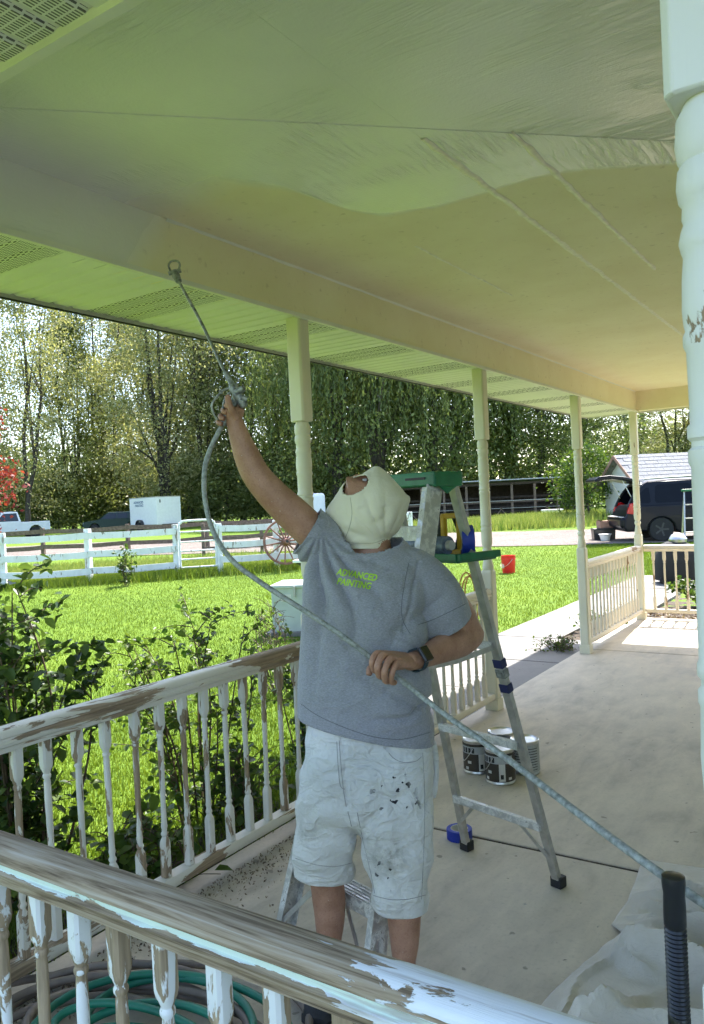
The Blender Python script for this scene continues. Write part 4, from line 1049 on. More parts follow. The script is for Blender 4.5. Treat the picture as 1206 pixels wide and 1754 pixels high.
bm = bmesh.new(); bm.from_mesh(hood); oc = P(604, 823, 2.495)
bmesh.ops.delete(bm, geom=[f for f in bm.faces if (f.calc_center_median()-oc).length < .050], context='FACES')
for f in bm.faces: f.smooth = True
bm.to_mesh(hood); bm.free()
cut(hood, [(P(628, 938, 2.57), -_u+_r*.02, .16)])
o = obj('hood', rel(hood, man), None, man); s = o.modifiers.new('t', 'SOLIDIFY'); s.thickness = .003; s.offset = -1
M['stitch_cream'] = simple('stitch_cream', (.42, .39, .28), .9)
for px in ([(583, 926), (610, 930), (640, 930), (658, 923)], [(600, 852), (603, 880), (598, 905), (590, 924)]):
    seam(o, px, .0011, M['stitch_cream'])

# --- shoes and watch
def shoe(ank, toe_dir, L=.29):
    ank = Vector((ank.x, ank.y, 0)); f = Vector((toe_dir.x, toe_dir.y, 0)).normalized(); s = Vector((-f.y, f.x, 0)); mb = MB(); rg = []; so = []
    for t, w, h in ((-.32, .030, .05), (-.30, .036, .085), (-.2, .040, .105), (0, .042, .108), (.15, .043, .095), (.35, .048, .078), (.52, .051, .062), (.64, .045, .05), (.70, .028, .036)):
        c = ank+f*t*L*1.0; ring = []; r2 = []
        for k in range(16):
            a = 2*math.pi*k/16; x = math.cos(a)*w; z = .018+max(0, math.sin(a))**.7*(h-.018) if math.sin(a) > 0 else .018+math.sin(a)*.006
            ring.append(c+s*x+Vector((0, 0, z))); r2.append(c+s*math.cos(a)*(w+.004)+Vector((0, 0, .012+.011*math.sin(a))))
        rg.append(ring); so.append(r2)
    mb.rings(rg); sh_ = part('shoe', mb, M['shoe'], man); part('sole', MB().rings(so), M['rubber'], sh_)
    part('sock', MB().lathe([(.040, .07), (.043, .10), (.040, .125), (.036, .126)], ank+Vector((0, 0, 0)), 16), M['shoe'], man)
shoe(P(558, 1672, 2.60), TOCAM*1.0-_r*.12); shoe(P(689, 1706, 2.485), TOCAM*1.0+_r*.02)
wb = MB(); wc, wd = P(714, 1130.5, 2.365), (P(730, 1124, 2.41)-P(700, 1134, 2.325)).normalized()
wx = TOCAM-wd*TOCAM.dot(wd); wx.normalize(); wy = wd.cross(wx); rg = []
for k in range(28):
    a = 2*math.pi*k/28; dr = wx*math.cos(a)+wy*math.sin(a)
    rg.append([wc+dr*.0325-wd*.011, wc+dr*.0355-wd*.011, wc+dr*.0355+wd*.011, wc+dr*.0325+wd*.011])
rg.append(rg[0]); wb.rings(rg, False)
wt = thing('wristwatch', 'black square smartwatch with dark strap on the bent wrist', 'watch', wc)
part('strap', wb, M['strap'], wt)
face_n = (wx*.80+_u*.55-wd*.05).normalized(); fx = (wd-face_n*wd.dot(face_n)).normalized(); fy = face_n.cross(fx); Mr = Matrix((fx, fy, face_n)).transposed()
M['black_c'] = simple('black_c', (.03, .03, .035), .3)
wf = part('case', MB().box(wc+face_n*.038, (.042, .049, .011), Mr), M['black_c'], wt, .004)
part('screen', MB().box(wc+face_n*.0435, (.0385, .0455, .004), Mr), M['screen'], wf, .0012)

# ------------------------------------------------------------------ props on the porch
M['alu'] = simple('alu', (.50, .49, .46), .42, .75, var=.2, vscale=25, bstr=.2)
def spattered(name, col, metal=.6):
    m, nt, b = new_mat(name)
    n = noise_(nt, pos(nt), 34, 5, .7, .5)
    nt.links.new(ramp(nt, n, [(.46, col), (.52, (.62, .60, .54)), (.60, (.70, .68, .62)), (.68, (.30, .27, .22))]), b.inputs['Base Color'])
    nt.links.new(ramp(nt, n, [(.45, .4), (.55, .8)]), b.inputs['Roughness']); nt.links.new(ramp(nt, n, [(.46, metal), (.53, 0.0)]), b.inputs['Metallic'])
    bump(nt, b, n, .5, .004); return m
M['alu_paint'] = spattered('alu_paint', (.50, .49, .46)); M['crust'] = simple('crust', (.25, .26, .245), .5, .35, var=.6, vscale=60, bstr=.5, bscale=90)
M['green_plastic'] = simple('green_plastic', (.015, .14, .06), .4, var=.25, vscale=18)
M['black_plastic'] = simple('black_plastic', (.016, .017, .020), .30, var=.2, bstr=.05)
M['blue_tape'] = simple('blue_tape', (.012, .035, .32), .55, var=.2)
M['navy'] = simple('navy', (.015, .02, .09), .5)
M['yellow_plastic'] = simple('yellow_plastic', (.55, .33, .02), .45)
M['white_paint'] = simple('white_paint', (.80, .80, .78), .5, var=.08)
M['text_white'] = simple('text_white', (.75, .75, .72), .6, var=.02)
M['paper'] = simple('paper', (.62, .60, .54), .7)

# --- stepladder: treads on the side of the painter, braced rails behind
LW = Vector((.961, -.276, 0)); LD = Vector((.276, .961, 0)); LM = Vector((-1.357, 3.15, 0))
F_mid = LM-LD*1.07+LW*.04; top_mid = P(722, 834, 2.93); top_mid = Vector((top_mid.x, top_mid.y, 1.655))
lad = thing('stepladder', 'green topped aluminium stepladder standing right of the painter', 'ladder', (LM.x-.13, LM.y-.5, 0))
cap = MB(); Mr = Matrix((LW, LD, Vector((0, 0, 1)))).transposed()
tc_ = top_mid-LW*.045+Vector((0, 0, .012))
cap.box(tc_+Vector((0, 0, .022)), (.37, .15, .022), Mr); cap.box(tc_+LW*.178+Vector((0, 0, .002)), (.016, .15, .050), Mr); cap.box(tc_-LW*.178+Vector((0, 0, .002)), (.016, .15, .05), Mr)
cap.box(tc_-LD*.070+Vector((0, 0, .004)), (.37, .012, .046), Mr); cap.box(tc_+LD*.070+Vector((0, 0, .004)), (.37, .012, .046), Mr)
cap.prism([tc_+LW*.187+LD*.05+Vector((0, 0, -.02)), tc_+LW*.187-LD*.05+Vector((0, 0, -.02)), tc_+LW*.187-LD*.01+Vector((0, 0, -.05))], (0, 0, 0), LW*-.012)
cp = part('top_cap', cap, M['green_plastic'], lad, .006)
part('slot', MB().box(tc_-LD*.077+LW*.09+Vector((0, 0, .010)), (.10, .004, .009), Mr), M['dark'], cp)
fr = {}
for s, ft in ((-1, F_mid-LW*.25), (1, F_mid+LW*.25)):
    tp = top_mid-LW*.045+LW*.155*s-LD*.045+Vector((0, 0, -.01)); fr[s] = (ft, tp); t = (tp-ft).normalized(); out = LW*s
    mb = MB(); mb.bar(ft+out*.0, tp, .004, .078, up=LD)                                  # web
    mb.bar(ft+LD*.037+out*-.012, tp+LD*.037+out*-.012, .026, .004, up=LD); mb.bar(ft-LD*.037+out*-.012, tp-LD*.037+out*-.012, .026, .004, up=LD)
    part('front_rail', mb, M['alu_paint'], lad); part('rubber_foot', MB().box(ft+Vector((0, 0, .02)), (.035, .09, .04), Mr), M['rubber'], lad, .004)
for i in range(1, 6):
    z = .30*i; pts = [fr[s][0].lerp(fr[s][1], z/fr[s][1].z) for s in (-1, 1)]
    mb = MB().bar(pts[0], pts[1], .078, .006); c0 = (pts[0]+pts[1])/2
    mb.bar(pts[0]-LD*.037-Vector((0, 0, .022)), pts[1]-LD*.037-Vector((0, 0, .022)), .004, .044); mb.bar(pts[0]+LD*.037-Vector((0, 0, .012)), pts[1]+LD*.037-Vector((0, 0, .012)), .004, .024)
    for k in range(5): mb.bar(pts[0]+LD*(-.03+.015*k)+Vector((0, 0, .004)), pts[1]+LD*(-.03+.015*k)+Vector((0, 0, .004)), .006, .004)
    st_ = part('tread', mb, M['alu_paint'], lad)
    if i == 1:
        for s, q in ((-1, pts[0]), (1, pts[1])):
            part('knee_brace', MB().bar(q-LW*s*.16-LD*.03-Vector((0, 0, .03)), fr[s][0].lerp(fr[s][1], .05)-LD*.03, .018, .003, up=LD), M['alu'], st_)
rr = {}
for s, ft in ((-1, Vector((-1.594, 3.218, 0))), (1, Vector((-1.121, 3.082, 0)))):
    tp = top_mid-LW*.045+LW*.15*s+LD*.055+Vector((0, 0, 0)); rr[s] = (ft, tp)
    part('rear_rail', MB().bar(ft, tp, .036, .024, up=LD), M['alu'], lad, .003); part('rubber_foot', MB().box(ft+Vector((0, 0, .022)), (.05, .045, .045), Mr), M['rubber'], lad, .004)
for z in (.27, .62, 1.03):
    a, b_ = (rr[s][0].lerp(rr[s][1], z/rr[s][1].z)-LD*.016 for s in (-1, 1)); mb = MB().bar(a, b_, .022, .030)
    hb_ = part('rear_brace', mb, M['alu_paint'], lad)
    if z < .5:
        for s, q in ((-1, a), (1, b_)):
            part('knee_brace', MB().bar(q-LW*s*.12, rr[s][0].lerp(rr[s][1], .085)-LD*.02, .016, .003, up=LD), M['alu'], hb_)
for s in (-1, 1):
    a = fr[s][0].lerp(fr[s][1], .62); b_ = rr[s][0].lerp(rr[s][1], .62); m_ = (a+b_)/2+Vector((0, 0, -.012))
    part('spreader', MB().bar(a, m_, .004, .020).bar(m_, b_, .004, .020), M['alu'], lad)
# pail shelf that folds out behind
sz = 1.375; sa = rr[1][0].lerp(rr[1][1], sz/rr[1][1].z); sb = rr[-1][0].lerp(rr[-1][1], sz/rr[-1][1].z); sc_ = (sa+sb)/2+LD*.0+LW*.005
shf = part('pail_shelf', MB().box(sc_, (.38, .22, .024), Mr), M['green_plastic'], lad, .005)
part('shelf_lip', MB().box(sc_+LW*.195+Vector((0, 0, .010)), (.024, .23, .026), Mr).box(sc_-LD*.115+Vector((0, 0, .010)), (.38, .014, .026), Mr), M['green_plastic'], shf, .003)
for k, z in ((0, .96), (1, .86), (2, .92)):
    q = rr[1][0].lerp(rr[1][1], z/rr[1][1].z); part('tape_wrap', MB().bar(q-(rr[1][1]-rr[1][0]).normalized()*.016, q+(rr[1][1]-rr[1][0]).normalized()*.018, .042, .030, up=LD), M['navy'] if k < 2 else M['crust'], lad)

# --- what lies on the pail shelf
zt = sz+.016
def disc_roll(name, label, cat, c, axis, ro, ri, w, mat, core=None, group=None, loc=None):
    axis = Vector(axis).normalized(); t = thing(name, label, cat, c, 0, group); c = Vector(c); q = axis.to_track_quat('Z', 'Y').to_matrix()
    def annulus(a, b, w):
        n = 36; rg = []
        for k in range(n+1):
            an = 2*math.pi*k/n; d = Vector((math.cos(an), math.sin(an), 0)); rg.append([c+q@(d*r+Vector((0, 0, z))) for r, z in ((a, -w/2), (b-.002, -w/2), (b, -w/2+.002), (b, w/2-.002), (b-.002, w/2), (a, w/2), (a, -w/2))])
        return MB().rings(rg, False)
    part('tape', annulus(ri+.003, ro, w), mat, t); part('core', annulus(ri, ri+.004, w+.001), core or M['paper'], t); return t
film = thing('masking_film_roll', 'roll of blue and clear masking film on the ladder shelf', 'film roll', sc_-LW*.08+Vector((0, 0, .055)))
fa = sc_-LW*.17+LD*-.05+Vector((0, 0, .014+.036)); fb = sc_+LW*.09+LD*-.05+Vector((0, 0, .014+.036))
part('roll', MB().tube([fa, fb], .035, 20), simple('film', (.16, .20, .27), .25, var=.4, vscale=40), film)
part('roll', MB().tube([fa.lerp(fb, .45), fa.lerp(fb, .75)], .0365, 20), M['paper'], film)
part('core', MB().tube([fa-LW*.02, fb+LW*.02], .019, 14), M['paper'], film)
gun2 = thing('masking_dispenser', 'yellow hand masker frame on the ladder shelf', 'dispenser', sc_+LW*.12+Vector((0, 0, zt-sz)))
gc = sc_+LW*.085-LD*.02+Vector((0, 0, .012+.078)); GR = (_r0*.9-LD*.25).normalized()
fy = MB()
for a, b_ in (((-.030, -.075), (-.030, .075)), ((.030, -.075), (.030, .075)), ((-.040, .07), (.040, .07)), ((-.040, -.068), (.040, -.068))):
    fy.bar(gc+GR*a[0]+Vector((0, 0, a[1])), gc+GR*b_[0]+Vector((0, 0, b_[1])), .020, .022, up=LD)
part('frame', fy, M['yellow_plastic'], gun2, .004)
part('blade', MB().box(gc-GR*.052+LD*.02, (.02, .04, .14), Mr), M['black_plastic'], gun2, .003)
part('handle', MB().tube([gc+LD*.02-Vector((0, 0, .06)), gc+LD*.05, gc+LD*.02+Vector((0, 0, .06))], .012, 10), M['black_plastic'], gun2)
disc_roll('blue_tape_roll', 'dark blue tape roll upright on the ladder shelf beside the dispenser', 'tape', gc+GR*.068-LD*.02+Vector((0, 0, -.022)), _r0, .055, .036, .046, M['blue_tape'])
disc_roll('blue_tape_roll', 'blue tape roll lying on the concrete at the ladder foot', 'tape', (-1.675, 3.31, .025), (0, 0, 1), .060, .038, .048, M['blue_tape'])

# --- paint cans
M['label_dark'] = simple('label_dark', (.045, .035, .025), .45, var=.2); M['label_grey'] = simple('label_grey', (.40, .41, .40), .5, var=.12, vscale=60)
M['tin'] = simple('tin', (.62, .62, .60), .3, .9, var=.15, vscale=30)
def can(x, y, rot, dark, label):
    t = thing('paint_can', label, 'paint can', (x, y, 0), rot, 'paint cans on the concrete'); r = .083; h = .192
    obj('can', MB().lathe([(r-.004, 0), (r, .003), (r, .008), (r-.002, .011), (r-.002, h-.014), (r, h-.010), (r, h-.002), (r-.004, h), (r-.010, h-.006), (r-.012, h-.008)], n=36), M['tin'], t)
    lid = obj('lid', MB().lathe([(r-.011, h-.010), (r-.012, h-.004), (r-.018, h-.006), (r-.022, h-.009), (.002, h-.008)], n=36), M['tin'], t)
    lb = obj('label_wrap', MB().lathe([(r-.0015, .016), (r, .017), (r, h-.020), (r-.0015, h-.019)], n=36), M['label_dark'] if dark else M['label_grey'], t)
    def patch(name, a0, a1, z0, z1, mat, k=.0012):
        n = 8; vs = []; 
        for i in range(n+1):
            a = a0+(a1-a0)*i/n
            for z in (z0, z1): vs.append(((r+k)*math.cos(a), (r+k)*math.sin(a), z))
        fs = [(2*i, 2*i+2, 2*i+3, 2*i+1) for i in range(n)]; obj(name, MB().add(vs, fs, 0, True), mat, lb)
    if dark:
        patch('label_band', -1.5, .9, .118, .160, M['label_grey']); patch('label_panel', -.1, .32, .022, .118, M['paper'], .0014); patch('barcode', .0, .2, .035, .06, M['dark'], .0022)
        patch('label_mark', -.9, -.62, .062, .078, M['paper'], .0016); patch('label_mark', -1.1, -.85, .026, .042, M['paper'], .0016); patch('label_mark', .55, .8, .028, .042, M['paper'], .0016)
        for k in range(4): patch('label_letter', -.55-.26*k, -.38-.26*k, .124, .153, M['dark'], .0022)
    else:
        for k in range(9): patch('label_line', -1.4, .9, .03+.015*k, .034+.015*k, M['dark'], .0012)
    hnd = [Vector((r*1.02*math.cos(a), .0, 0)) for a in ()]
    pts = [Vector(((r+.004)*math.cos(a), (r+.004)*math.sin(a)*.95, .150-.085*math.sin(math.pi*(a+2.6)/2.1))) for a in [ -2.6+2.1*i/14 for i in range(15)]]
    obj('bail_handle', MB().tube(pts, .0022, 6), M['tin'], t)
cang = -1.15
can(-1.80, 4.10, cang, True, 'dark labelled paint can nearest the front of the group')
can(-1.985, 4.20, cang+.2, True, 'dark labelled paint can at the left of the group')
can(-1.73, 4.30, cang, False, 'grey backed paint can at the right of the group')
can(-1.91, 4.39, cang+1, False, 'paint can at the back of the group of four')

# --- canvas drop cloth, crumpled
def cloth():
    rc = random.Random(12)
    CREASE = [(-.55, 2.66, -.30, .40, .075, .10), (-.45, 2.30, .35, .45, .070, .11), (-.2, 2.05, .75, .55, .075, .12), (-.6, 1.95, .9, .4, .055, .09), (-.3, 2.95, .2, .5, .05, .09), (.05, 2.6, .6, .5, .07, .12), (-.45, 3.25, .05, .45, .035, .07), (-.7, 2.2, 1.2, .3, .04, .06), (.1, 1.6, .3, .5, .06, .1), (-.4, 1.6, -.5, .4, .05, .08)]
    CREASE += [(rc.uniform(-.85, .4), rc.uniform(1.3, 3.3), rc.uniform(-1.4, 1.4), rc.uniform(.10, .28), rc.uniform(.012, .032), rc.uniform(.03, .06)) for _ in range(22)]
    nx, ny = 120, 190; x0, x1, y0, y1 = -.98, .46, 1.12, 3.50; V = []; F = []; keep = set()
    left = lambda y: float(np.interp(y, [1.1, 2.0, 2.39, 2.62, 2.84, 2.9, 3.1, 3.43], [-.72, -.96, -.91, -.875, -.79, -.86, -.845, -.872]))
    for j in range(ny+1):
        for i in range(nx+1):
            y = y0+(y1-y0)*j/ny; xl = left(y)+.012*noise.noise(Vector((0, y*6, 0))); t = i/nx; x = xl+(x1-xl)*t
            wx, wy = x+.10*noise.noise(Vector((x*3, y*3, 7))), y+.10*noise.noise(Vector((x*3, y*3, 9)))
            h = .004*noise.noise(Vector((x*11, y*11, 5)))+.0025*noise.noise(Vector((x*26, y*26, 1)))
            for cx_, cy_, an, ln, ht, wd_ in CREASE:
                c_, s_ = math.cos(an), math.sin(an); u = (wx-cx_)*c_+(wy-cy_)*s_; v = -(wx-cx_)*s_+(wy-cy_)*c_
                fall = math.exp(-(u/ln)**4); k_ = v/(wd_*.8); ht = ht*1.7
                h = max(h, h+ht*fall*(math.exp(-abs(k_)**1.3) if k_ > 0 else math.exp(-abs(k_*2.6)**1.6)))
            ed = min(1, t*9+.12)*min(1, (1-j/ny)*14+.25); V.append((x, y-.03*math.sin(x*5)*(j/ny), .006+max(0, h)*ed))
    for j in range(ny):
        for i in range(nx): a = j*(nx+1)+i; F.append((a, a+1, a+nx+2, a+nx+1))
    o = obj('drop_cloth', MB().add(V, F, 0, True), cloth_mat('canvas', (.55, .50, .42), (.66, .61, .52), .6, 10, ridge=.14)[0]); s = o.modifiers.new('t', 'SOLIDIFY'); s.thickness = .002
    tag(o, 'crumpled beige canvas drop cloth on the concrete at lower right', 'drop cloth')
cloth()

# --- extension pole with ribbed grip
pb = Vector((-.276, 1.262, 0)); pole = thing('extension_pole', 'black ribbed pole grip standing by the close right post', 'pole', pb)
tp = 1.005
gp = [(.0135, tp-.26), (.0168, tp-.258)]
for k in range(30): gp += [(.0168, tp-.255+k*.0068), (.0146, tp-.2515+k*.0068)] if 4 < k < 26 else [(.0168, tp-.255+k*.0068)]
gp += [(.0165, tp-.045), (.0158, tp-.028), (.0172, tp-.02), (.0178, tp-.010), (.0172, tp-.002), (.012, tp)]
part('grip', MB().lathe(gp, pb, 28), M['black_plastic'], pole); part('tube', MB().lathe([(.0138, .0), (.0138, tp-.24)], pb, 20), M['black_plastic'], pole)

# --- airless spray gun, wand and hose
gun = thing('spray_gun', 'paint crusted spray gun with long wand in the raised hand', 'spray gun', P(400, 690, 2.465))
part('body', MB().tube(spline([P(419, 697, 2.455), P(412, 683, 2.458), P(402, 667, 2.468), P(396, 655, 2.478)], 4), [.009, .013, .015, .015, .015, .018, .018, .015, .016, .016, .013, .010, .009], 14), M['crust'], gun)
part('valve', MB().tube([P(404, 672, 2.45), P(418, 665, 2.44)], .0105, 12).tube([P(413, 680, 2.44), P(423, 684, 2.445)], .0085, 12), M['crust'], gun)
part('grip', MB().tube([P(404, 682, 2.468), P(382, 728, 2.475)], .0125, 12), M['crust'], gun)
part('trigger_guard', MB().tube(spline([P(396, 663, 2.475), P(381, 670, 2.47), P(366, 687, 2.465), P(363, 699, 2.465), P(369, 714, 2.47), P(379, 727, 2.475)], 5), .0042, 8), M['crust'], gun)
part('trigger', MB().tube(spline([P(394, 672, 2.46), P(385, 684, 2.462), P(382, 700, 2.466)], 4), .004, 8), M['crust'], gun)
wand = part('wand', MB().tube(spline([P(398, 660, 2.475), P(380, 627, 2.51), P(345, 553, 2.60), P(304, 478, 2.70)], 5), .0052, 10).tube([P(398, 660, 2.475), P(386, 637, 2.50)], .009, 10), M['crust'], gun)
tipc = P(299, 466, 2.71)
part('nozzle', MB().tube([P(306, 482, 2.695), P(302, 473, 2.705), P(299, 465, 2.712)], [.011, .014, .012], 12).tube([P(289, 469, 2.71), P(310, 463, 2.71)], .0075, 10), M['crust'], gun)
part('tip_guard', MB().tube(spline([P(292, 464, 2.712), P(289, 455, 2.715), P(293, 448, 2.718), P(303, 447, 2.718), P(308, 453, 2.715), P(306, 462, 2.712)], 5), .0038, 8), M['crust'], gun)
hose_pts = [P(382, 726, 2.475), P(372, 745, 2.46), P(357, 778, 2.44), P(350, 812, 2.42), P(352, 860, 2.40), P(366, 912, 2.38), P(398, 960, 2.34), P(450, 1000, 2.31), P(520, 1045, 2.28), P(590, 1092, 2.262), P(640, 1130, 2.262), P(686, 1164, 2.255), P(760, 1222, 2.10), P(880, 1308, 1.80), P(1000, 1400, 1.54), P(1100, 1474, 1.37), P(1190, 1537, 1.27), P(1190, 1537, 1.27)+(P(1190, 1537, 1.27)-P(1100, 1474, 1.37))*1.2, P(1190, 1537, 1.27)+(P(1190, 1537, 1.27)-P(1100, 1474, 1.37))*2.6+Vector((.02, 0, -.06)), Vector((.30, .62, .45)), Vector((.50, .30, -.085))]
hz = MB().tube(spline(hose_pts, 8), .0078, 12)
M['hose_mat'] = simple('hose_mat', (.27, .285, .26), .55, var=.5, vscale=75, bstr=.4, bscale=70)
tag(obj('spray_hose', hz, M['hose_mat']), 'paint spattered spray hose looping from gun through the fist', 'hose')

# --- garden hoses lying in coils
def coil(name, label, c, r0, turns, rad, mat, seed, z0, ecc=.8, rot=0.3, wild=.05):
    rnd = random.Random(seed); pts = []
    n = int(turns*14); ph = rnd.uniform(0, 6); OX = [rnd.uniform(-1, 1)*wild for _ in range(int(turns)+3)]; OY = [rnd.uniform(-1, 1)*wild*.7 for _ in range(int(turns)+3)]
    for i in range(n):
        t = i/14*2*math.pi; k = i/n; r = r0*(1-.30*k+.20*math.sin(t*.47+ph)+.10*math.sin(t*1.31)+.12*math.sin(t*.23)); x, y = r*math.cos(t), r*ecc*math.sin(t)
        k1 = i/14; i1 = int(k1); f1 = k1-i1; ox = OX[i1]+(OX[i1+1]-OX[i1])*f1; oy = OY[i1]+(OY[i1+1]-OY[i1])*f1
        pts.append(Vector((ox+c[0]+x*math.cos(rot)-y*math.sin(rot)+.05*math.sin(t*.21+ph), oy+c[1]+x*math.sin(rot)+y*math.cos(rot)+.04*math.cos(t*.17), z0+rad+.035*k*turns/4+.018*math.sin(t*.83+ph)**2)))
    return tag(obj(name, MB().tube(spline(pts, 3), rad, 9), mat), label, 'hose')
M['hose_green'] = simple('hose_green', (.01, .17, .10), .45, var=.25); M['hose_tan'] = simple('hose_tan', (.24, .19, .15), .7, var=.35)
coil('garden_hose', 'tan garden hose coiled on the floor behind the near railing', (-1.98, 1.52), .44, 6.5, .013, M['hose_tan'], 1, .0, .62, .35)
coil('garden_hose', 'green garden hose tangled on top of the tan coil', (-1.86, 1.50), .33, 5.0, .0125, M['hose_green'], 5, .06, .66, .1, .16)

# --- leaf litter and paint chips along the front edge
rng = np.random.default_rng(7); n = 1500
xs = -2.40+np.abs(rng.normal(size=n))*.12; ys = rng.uniform(1.1, 3.3, n); k = xs > -2.5
C = np.stack([xs[k], ys[k], np.full(k.sum(), .006)+rng.uniform(0, .008, k.sum())], 1); V, F = leaf_quads(C, None, .013, rng, .5); V[:, 2] = np.maximum(V[:, 2], .002)
tag(obj('leaf_litter', np_mesh('leaf_litter', V, F, leaf_mat('litter', (.10, .07, .045), (.30, .23, .16), .1))), 'dry leaf litter along the edge below the front railing', 'leaf litter', kind='stuff')
C = np.stack([rng.uniform(-2.4, -.3, 130), rng.uniform(1.2, 7.5, 130), np.full(130, .004)], 1); V, F = leaf_quads(C, None, .016, rng, .6); V[:, 2] = np.maximum(.0015, V[:, 2]*.4)
tag(obj('paint_chips', np_mesh('paint_chips', V, F, leaf_mat('chips', (.10, .085, .06), (.6, .57, .5), .0))), 'flakes of paint and debris scattered over the porch concrete', 'debris', kind='stuff')
C = np.stack([rng.uniform(-2.8, .2, 1600), rng.uniform(10.2, 11.3, 1600), np.full(1600, -.06)], 1); V, F = leaf_quads(C, None, .06, rng, .6)
tag(obj('leaf_litter', np_mesh('leaf_litter', V, F, leaf_mat('litter2', (.14, .09, .06), (.5, .42, .33), .1))), 'pale leaf litter on the bed beyond the far end railing', 'leaf litter', kind='stuff')

# --- orange cord hung on the rail behind the ladder, clay pot
pts = []
for i in range(60):
    t = i/59*2*math.pi*3.2; pts.append(Vector((-2.52-.02*math.sin(t*.5), 5.30+.13*math.cos(t)+.01*i/10, .86+.19*math.sin(t)-.05*(i/60))))
tag(obj('orange_cord', MB().tube(spline(pts, 2), .006, 7), simple('cordmat', (.55, .27, .06), .6)), 'orange cord looped on the railing end beside the ladder', 'cord')
pot = thing('flower_pot', 'clay pot standing behind the railing near the ladder', 'pot', (-2.80, 4.75, -.08)); M['clay'] = simple('clay', (.42, .16, .06), .8)
obj('pot', MB().lathe([(.10, 0), (.12, .02), (.155, .22), (.17, .225), (.17, .27), (.155, .27), (.15, .24), (.0, .235)], n=28), M['clay'], pot); obj('soil', MB().lathe([(.0, .25), (.148, .245), (.148, .236), (.0, .236)], n=20), M['soil'], pot)

# ------------------------------------------------------------------ yard
def gp_(px, d): p = P(px, 860, d); return Vector((p.x, p.y, gz(p.x, p.y)))
def vat(px, py, d): return P(px, py, d)
M['fence_white'] = weathered('fence_white', (.74, .76, .76), .22, axis='Z', wood=(.30, .27, .23)); M['fence_brown'] = simple('fence_brown', (.15, .11, .085), .9, var=.4, vscale=14, bstr=.5)
# white board fence with a tube gate
def fence_run(name, label, posts, heights, w, mat, ph, psz, sag=.02, seed=0):
    rnd = random.Random(seed); mid = sum(posts, Vector())/len(posts); t = thing(name, label, 'fence', mid)
    for p in posts: part('fence_post', MB().box(p+Vector((0, 0, ph/2-.1)), (psz, psz, ph+.2), Matrix.Rotation(rnd.uniform(0, 1), 3, 'Z')), mat, t, .006)
    for a, b_ in zip(posts[:-1], posts[1:]):
        tt = (b_-a).normalized(); nrm = Vector((tt.y, -tt.x, 0)); nrm = nrm if nrm.dot(-a) > 0 else -nrm
        for h in heights:
            off = nrm*(psz*.5+.02); k = 6; rg = []
            d1, d2 = rnd.uniform(-.03, .03), rnd.uniform(-.03, .03)
            for i in range(k+1):
                q = a.lerp(b_, i/k)+off+Vector((0, 0, h+d1*(1-i/k)+d2*i/k-sag*math.sin(math.pi*i/k)+rnd.uniform(-.006, .006)))
                rg.append([q+nrm*u+Vector((0, 0, v)) for u, v in ((-.016, -w/2), (.016, -w/2), (.016, w/2), (-.016, w/2))])
            part('fence_board', MB().rings(rg, True, smooth=False), mat, t)
    return t
fence_run('board_fence', 'white painted board fence left of the yard gate', [gp_(-330, 17.2), gp_(-160, 17.6), gp_(0, 18.0), gp_(147, 18.4), gp_(298, 18.9)], (.30, .68, 1.12), .15, M['fence_white'], 1.28, .13, seed=1)
fence_run('board_fence', 'white painted board fence behind the wagon wheel', [gp_(372, 19.2), gp_(470, 19.7), gp_(600, 20.4), gp_(700, 21.2)], (.35, .72, 1.12), .15, M['fence_white'], 1.25, .13, seed=2)
gt = thing('yard_gate', 'white tube gate between the two board fences', 'gate', gp_(335, 19.05)); ga, gb = gp_(304, 18.95), gp_(366, 19.15); tt = (gb-ga)
Z = Vector((0, 0, 1)); tube = []
fr_ = [ga+Z*.22, ga+Z*1.18, ga+tt*.06+Z*1.30, ga+tt*.16+Z*1.345, ga+tt*.84+Z*1.345, ga+tt*.94+Z*1.30, gb+Z*1.18, gb+Z*.22]
part('gate_frame', MB().tube(spline(fr_, 4), .028, 8).tube([ga+Z*.22, gb+Z*.22], .024, 8), M['fence_white'], gt)
for h in (.42, .62, .84, 1.08): part('gate_bar', MB().tube([ga+Z*h, gb+Z*h], .020, 8), M['fence_white'], gt)
fence_run('rail_fence', 'weathered brown rail fence along the gravel in front of the trailer', [gp_(-200, 27), gp_(-60, 27.5), gp_(70, 28), gp_(216, 28.5), gp_(352, 29), gp_(470, 29.5)], (.45, 1.0), .15, M['fence_brown'], 1.12, .12, .04, seed=4)
fence_run('rail_fence', 'low brown rail fence seen beyond the gate', [gp_(345, 24.5), gp_(445, 25), gp_(560, 25.5)], (.30, .62, .98), .10, M['fence_brown'], 1.1, .10, .02, seed=5)

# wagon wheel leaning on the fence
wc_ = P(489, 928, 19.2); wn_ = (TOCAM*1.0+_r0*.42+Vector((0, 0, .10))).normalized(); q = wn_.to_track_quat('Z', 'Y').to_matrix(); Rw = .56
ww = thing('wagon_wheel', 'rusty red wagon wheel leaning on the white fence', 'wheel', (wc_.x, wc_.y, gz(wc_.x, wc_.y))); M['rust_wood'] = simple('rust_wood', (.24, .11, .08), .85, var=.35, vscale=12)
rg = []
for k in range(49):
    a = 2*math.pi*k/48; d = q@Vector((math.cos(a), math.sin(a), 0)); rg.append([wc_+d*r+wn_*z for r, z in ((Rw-.05, -.025), (Rw, -.03), (Rw, .03), (Rw-.05, .025))])
part('rim', MB().rings(rg, False), M['rust_wood'], ww)
for k in range(14):
    a = 2*math.pi*k/14+.12; d = q@Vector((math.cos(a), math.sin(a), 0)); part('spoke', MB().tube([wc_+d*.06, wc_+d*.25, wc_+d*(Rw-.03)], [.024, .019, .015], 7), M['rust_wood'], ww)
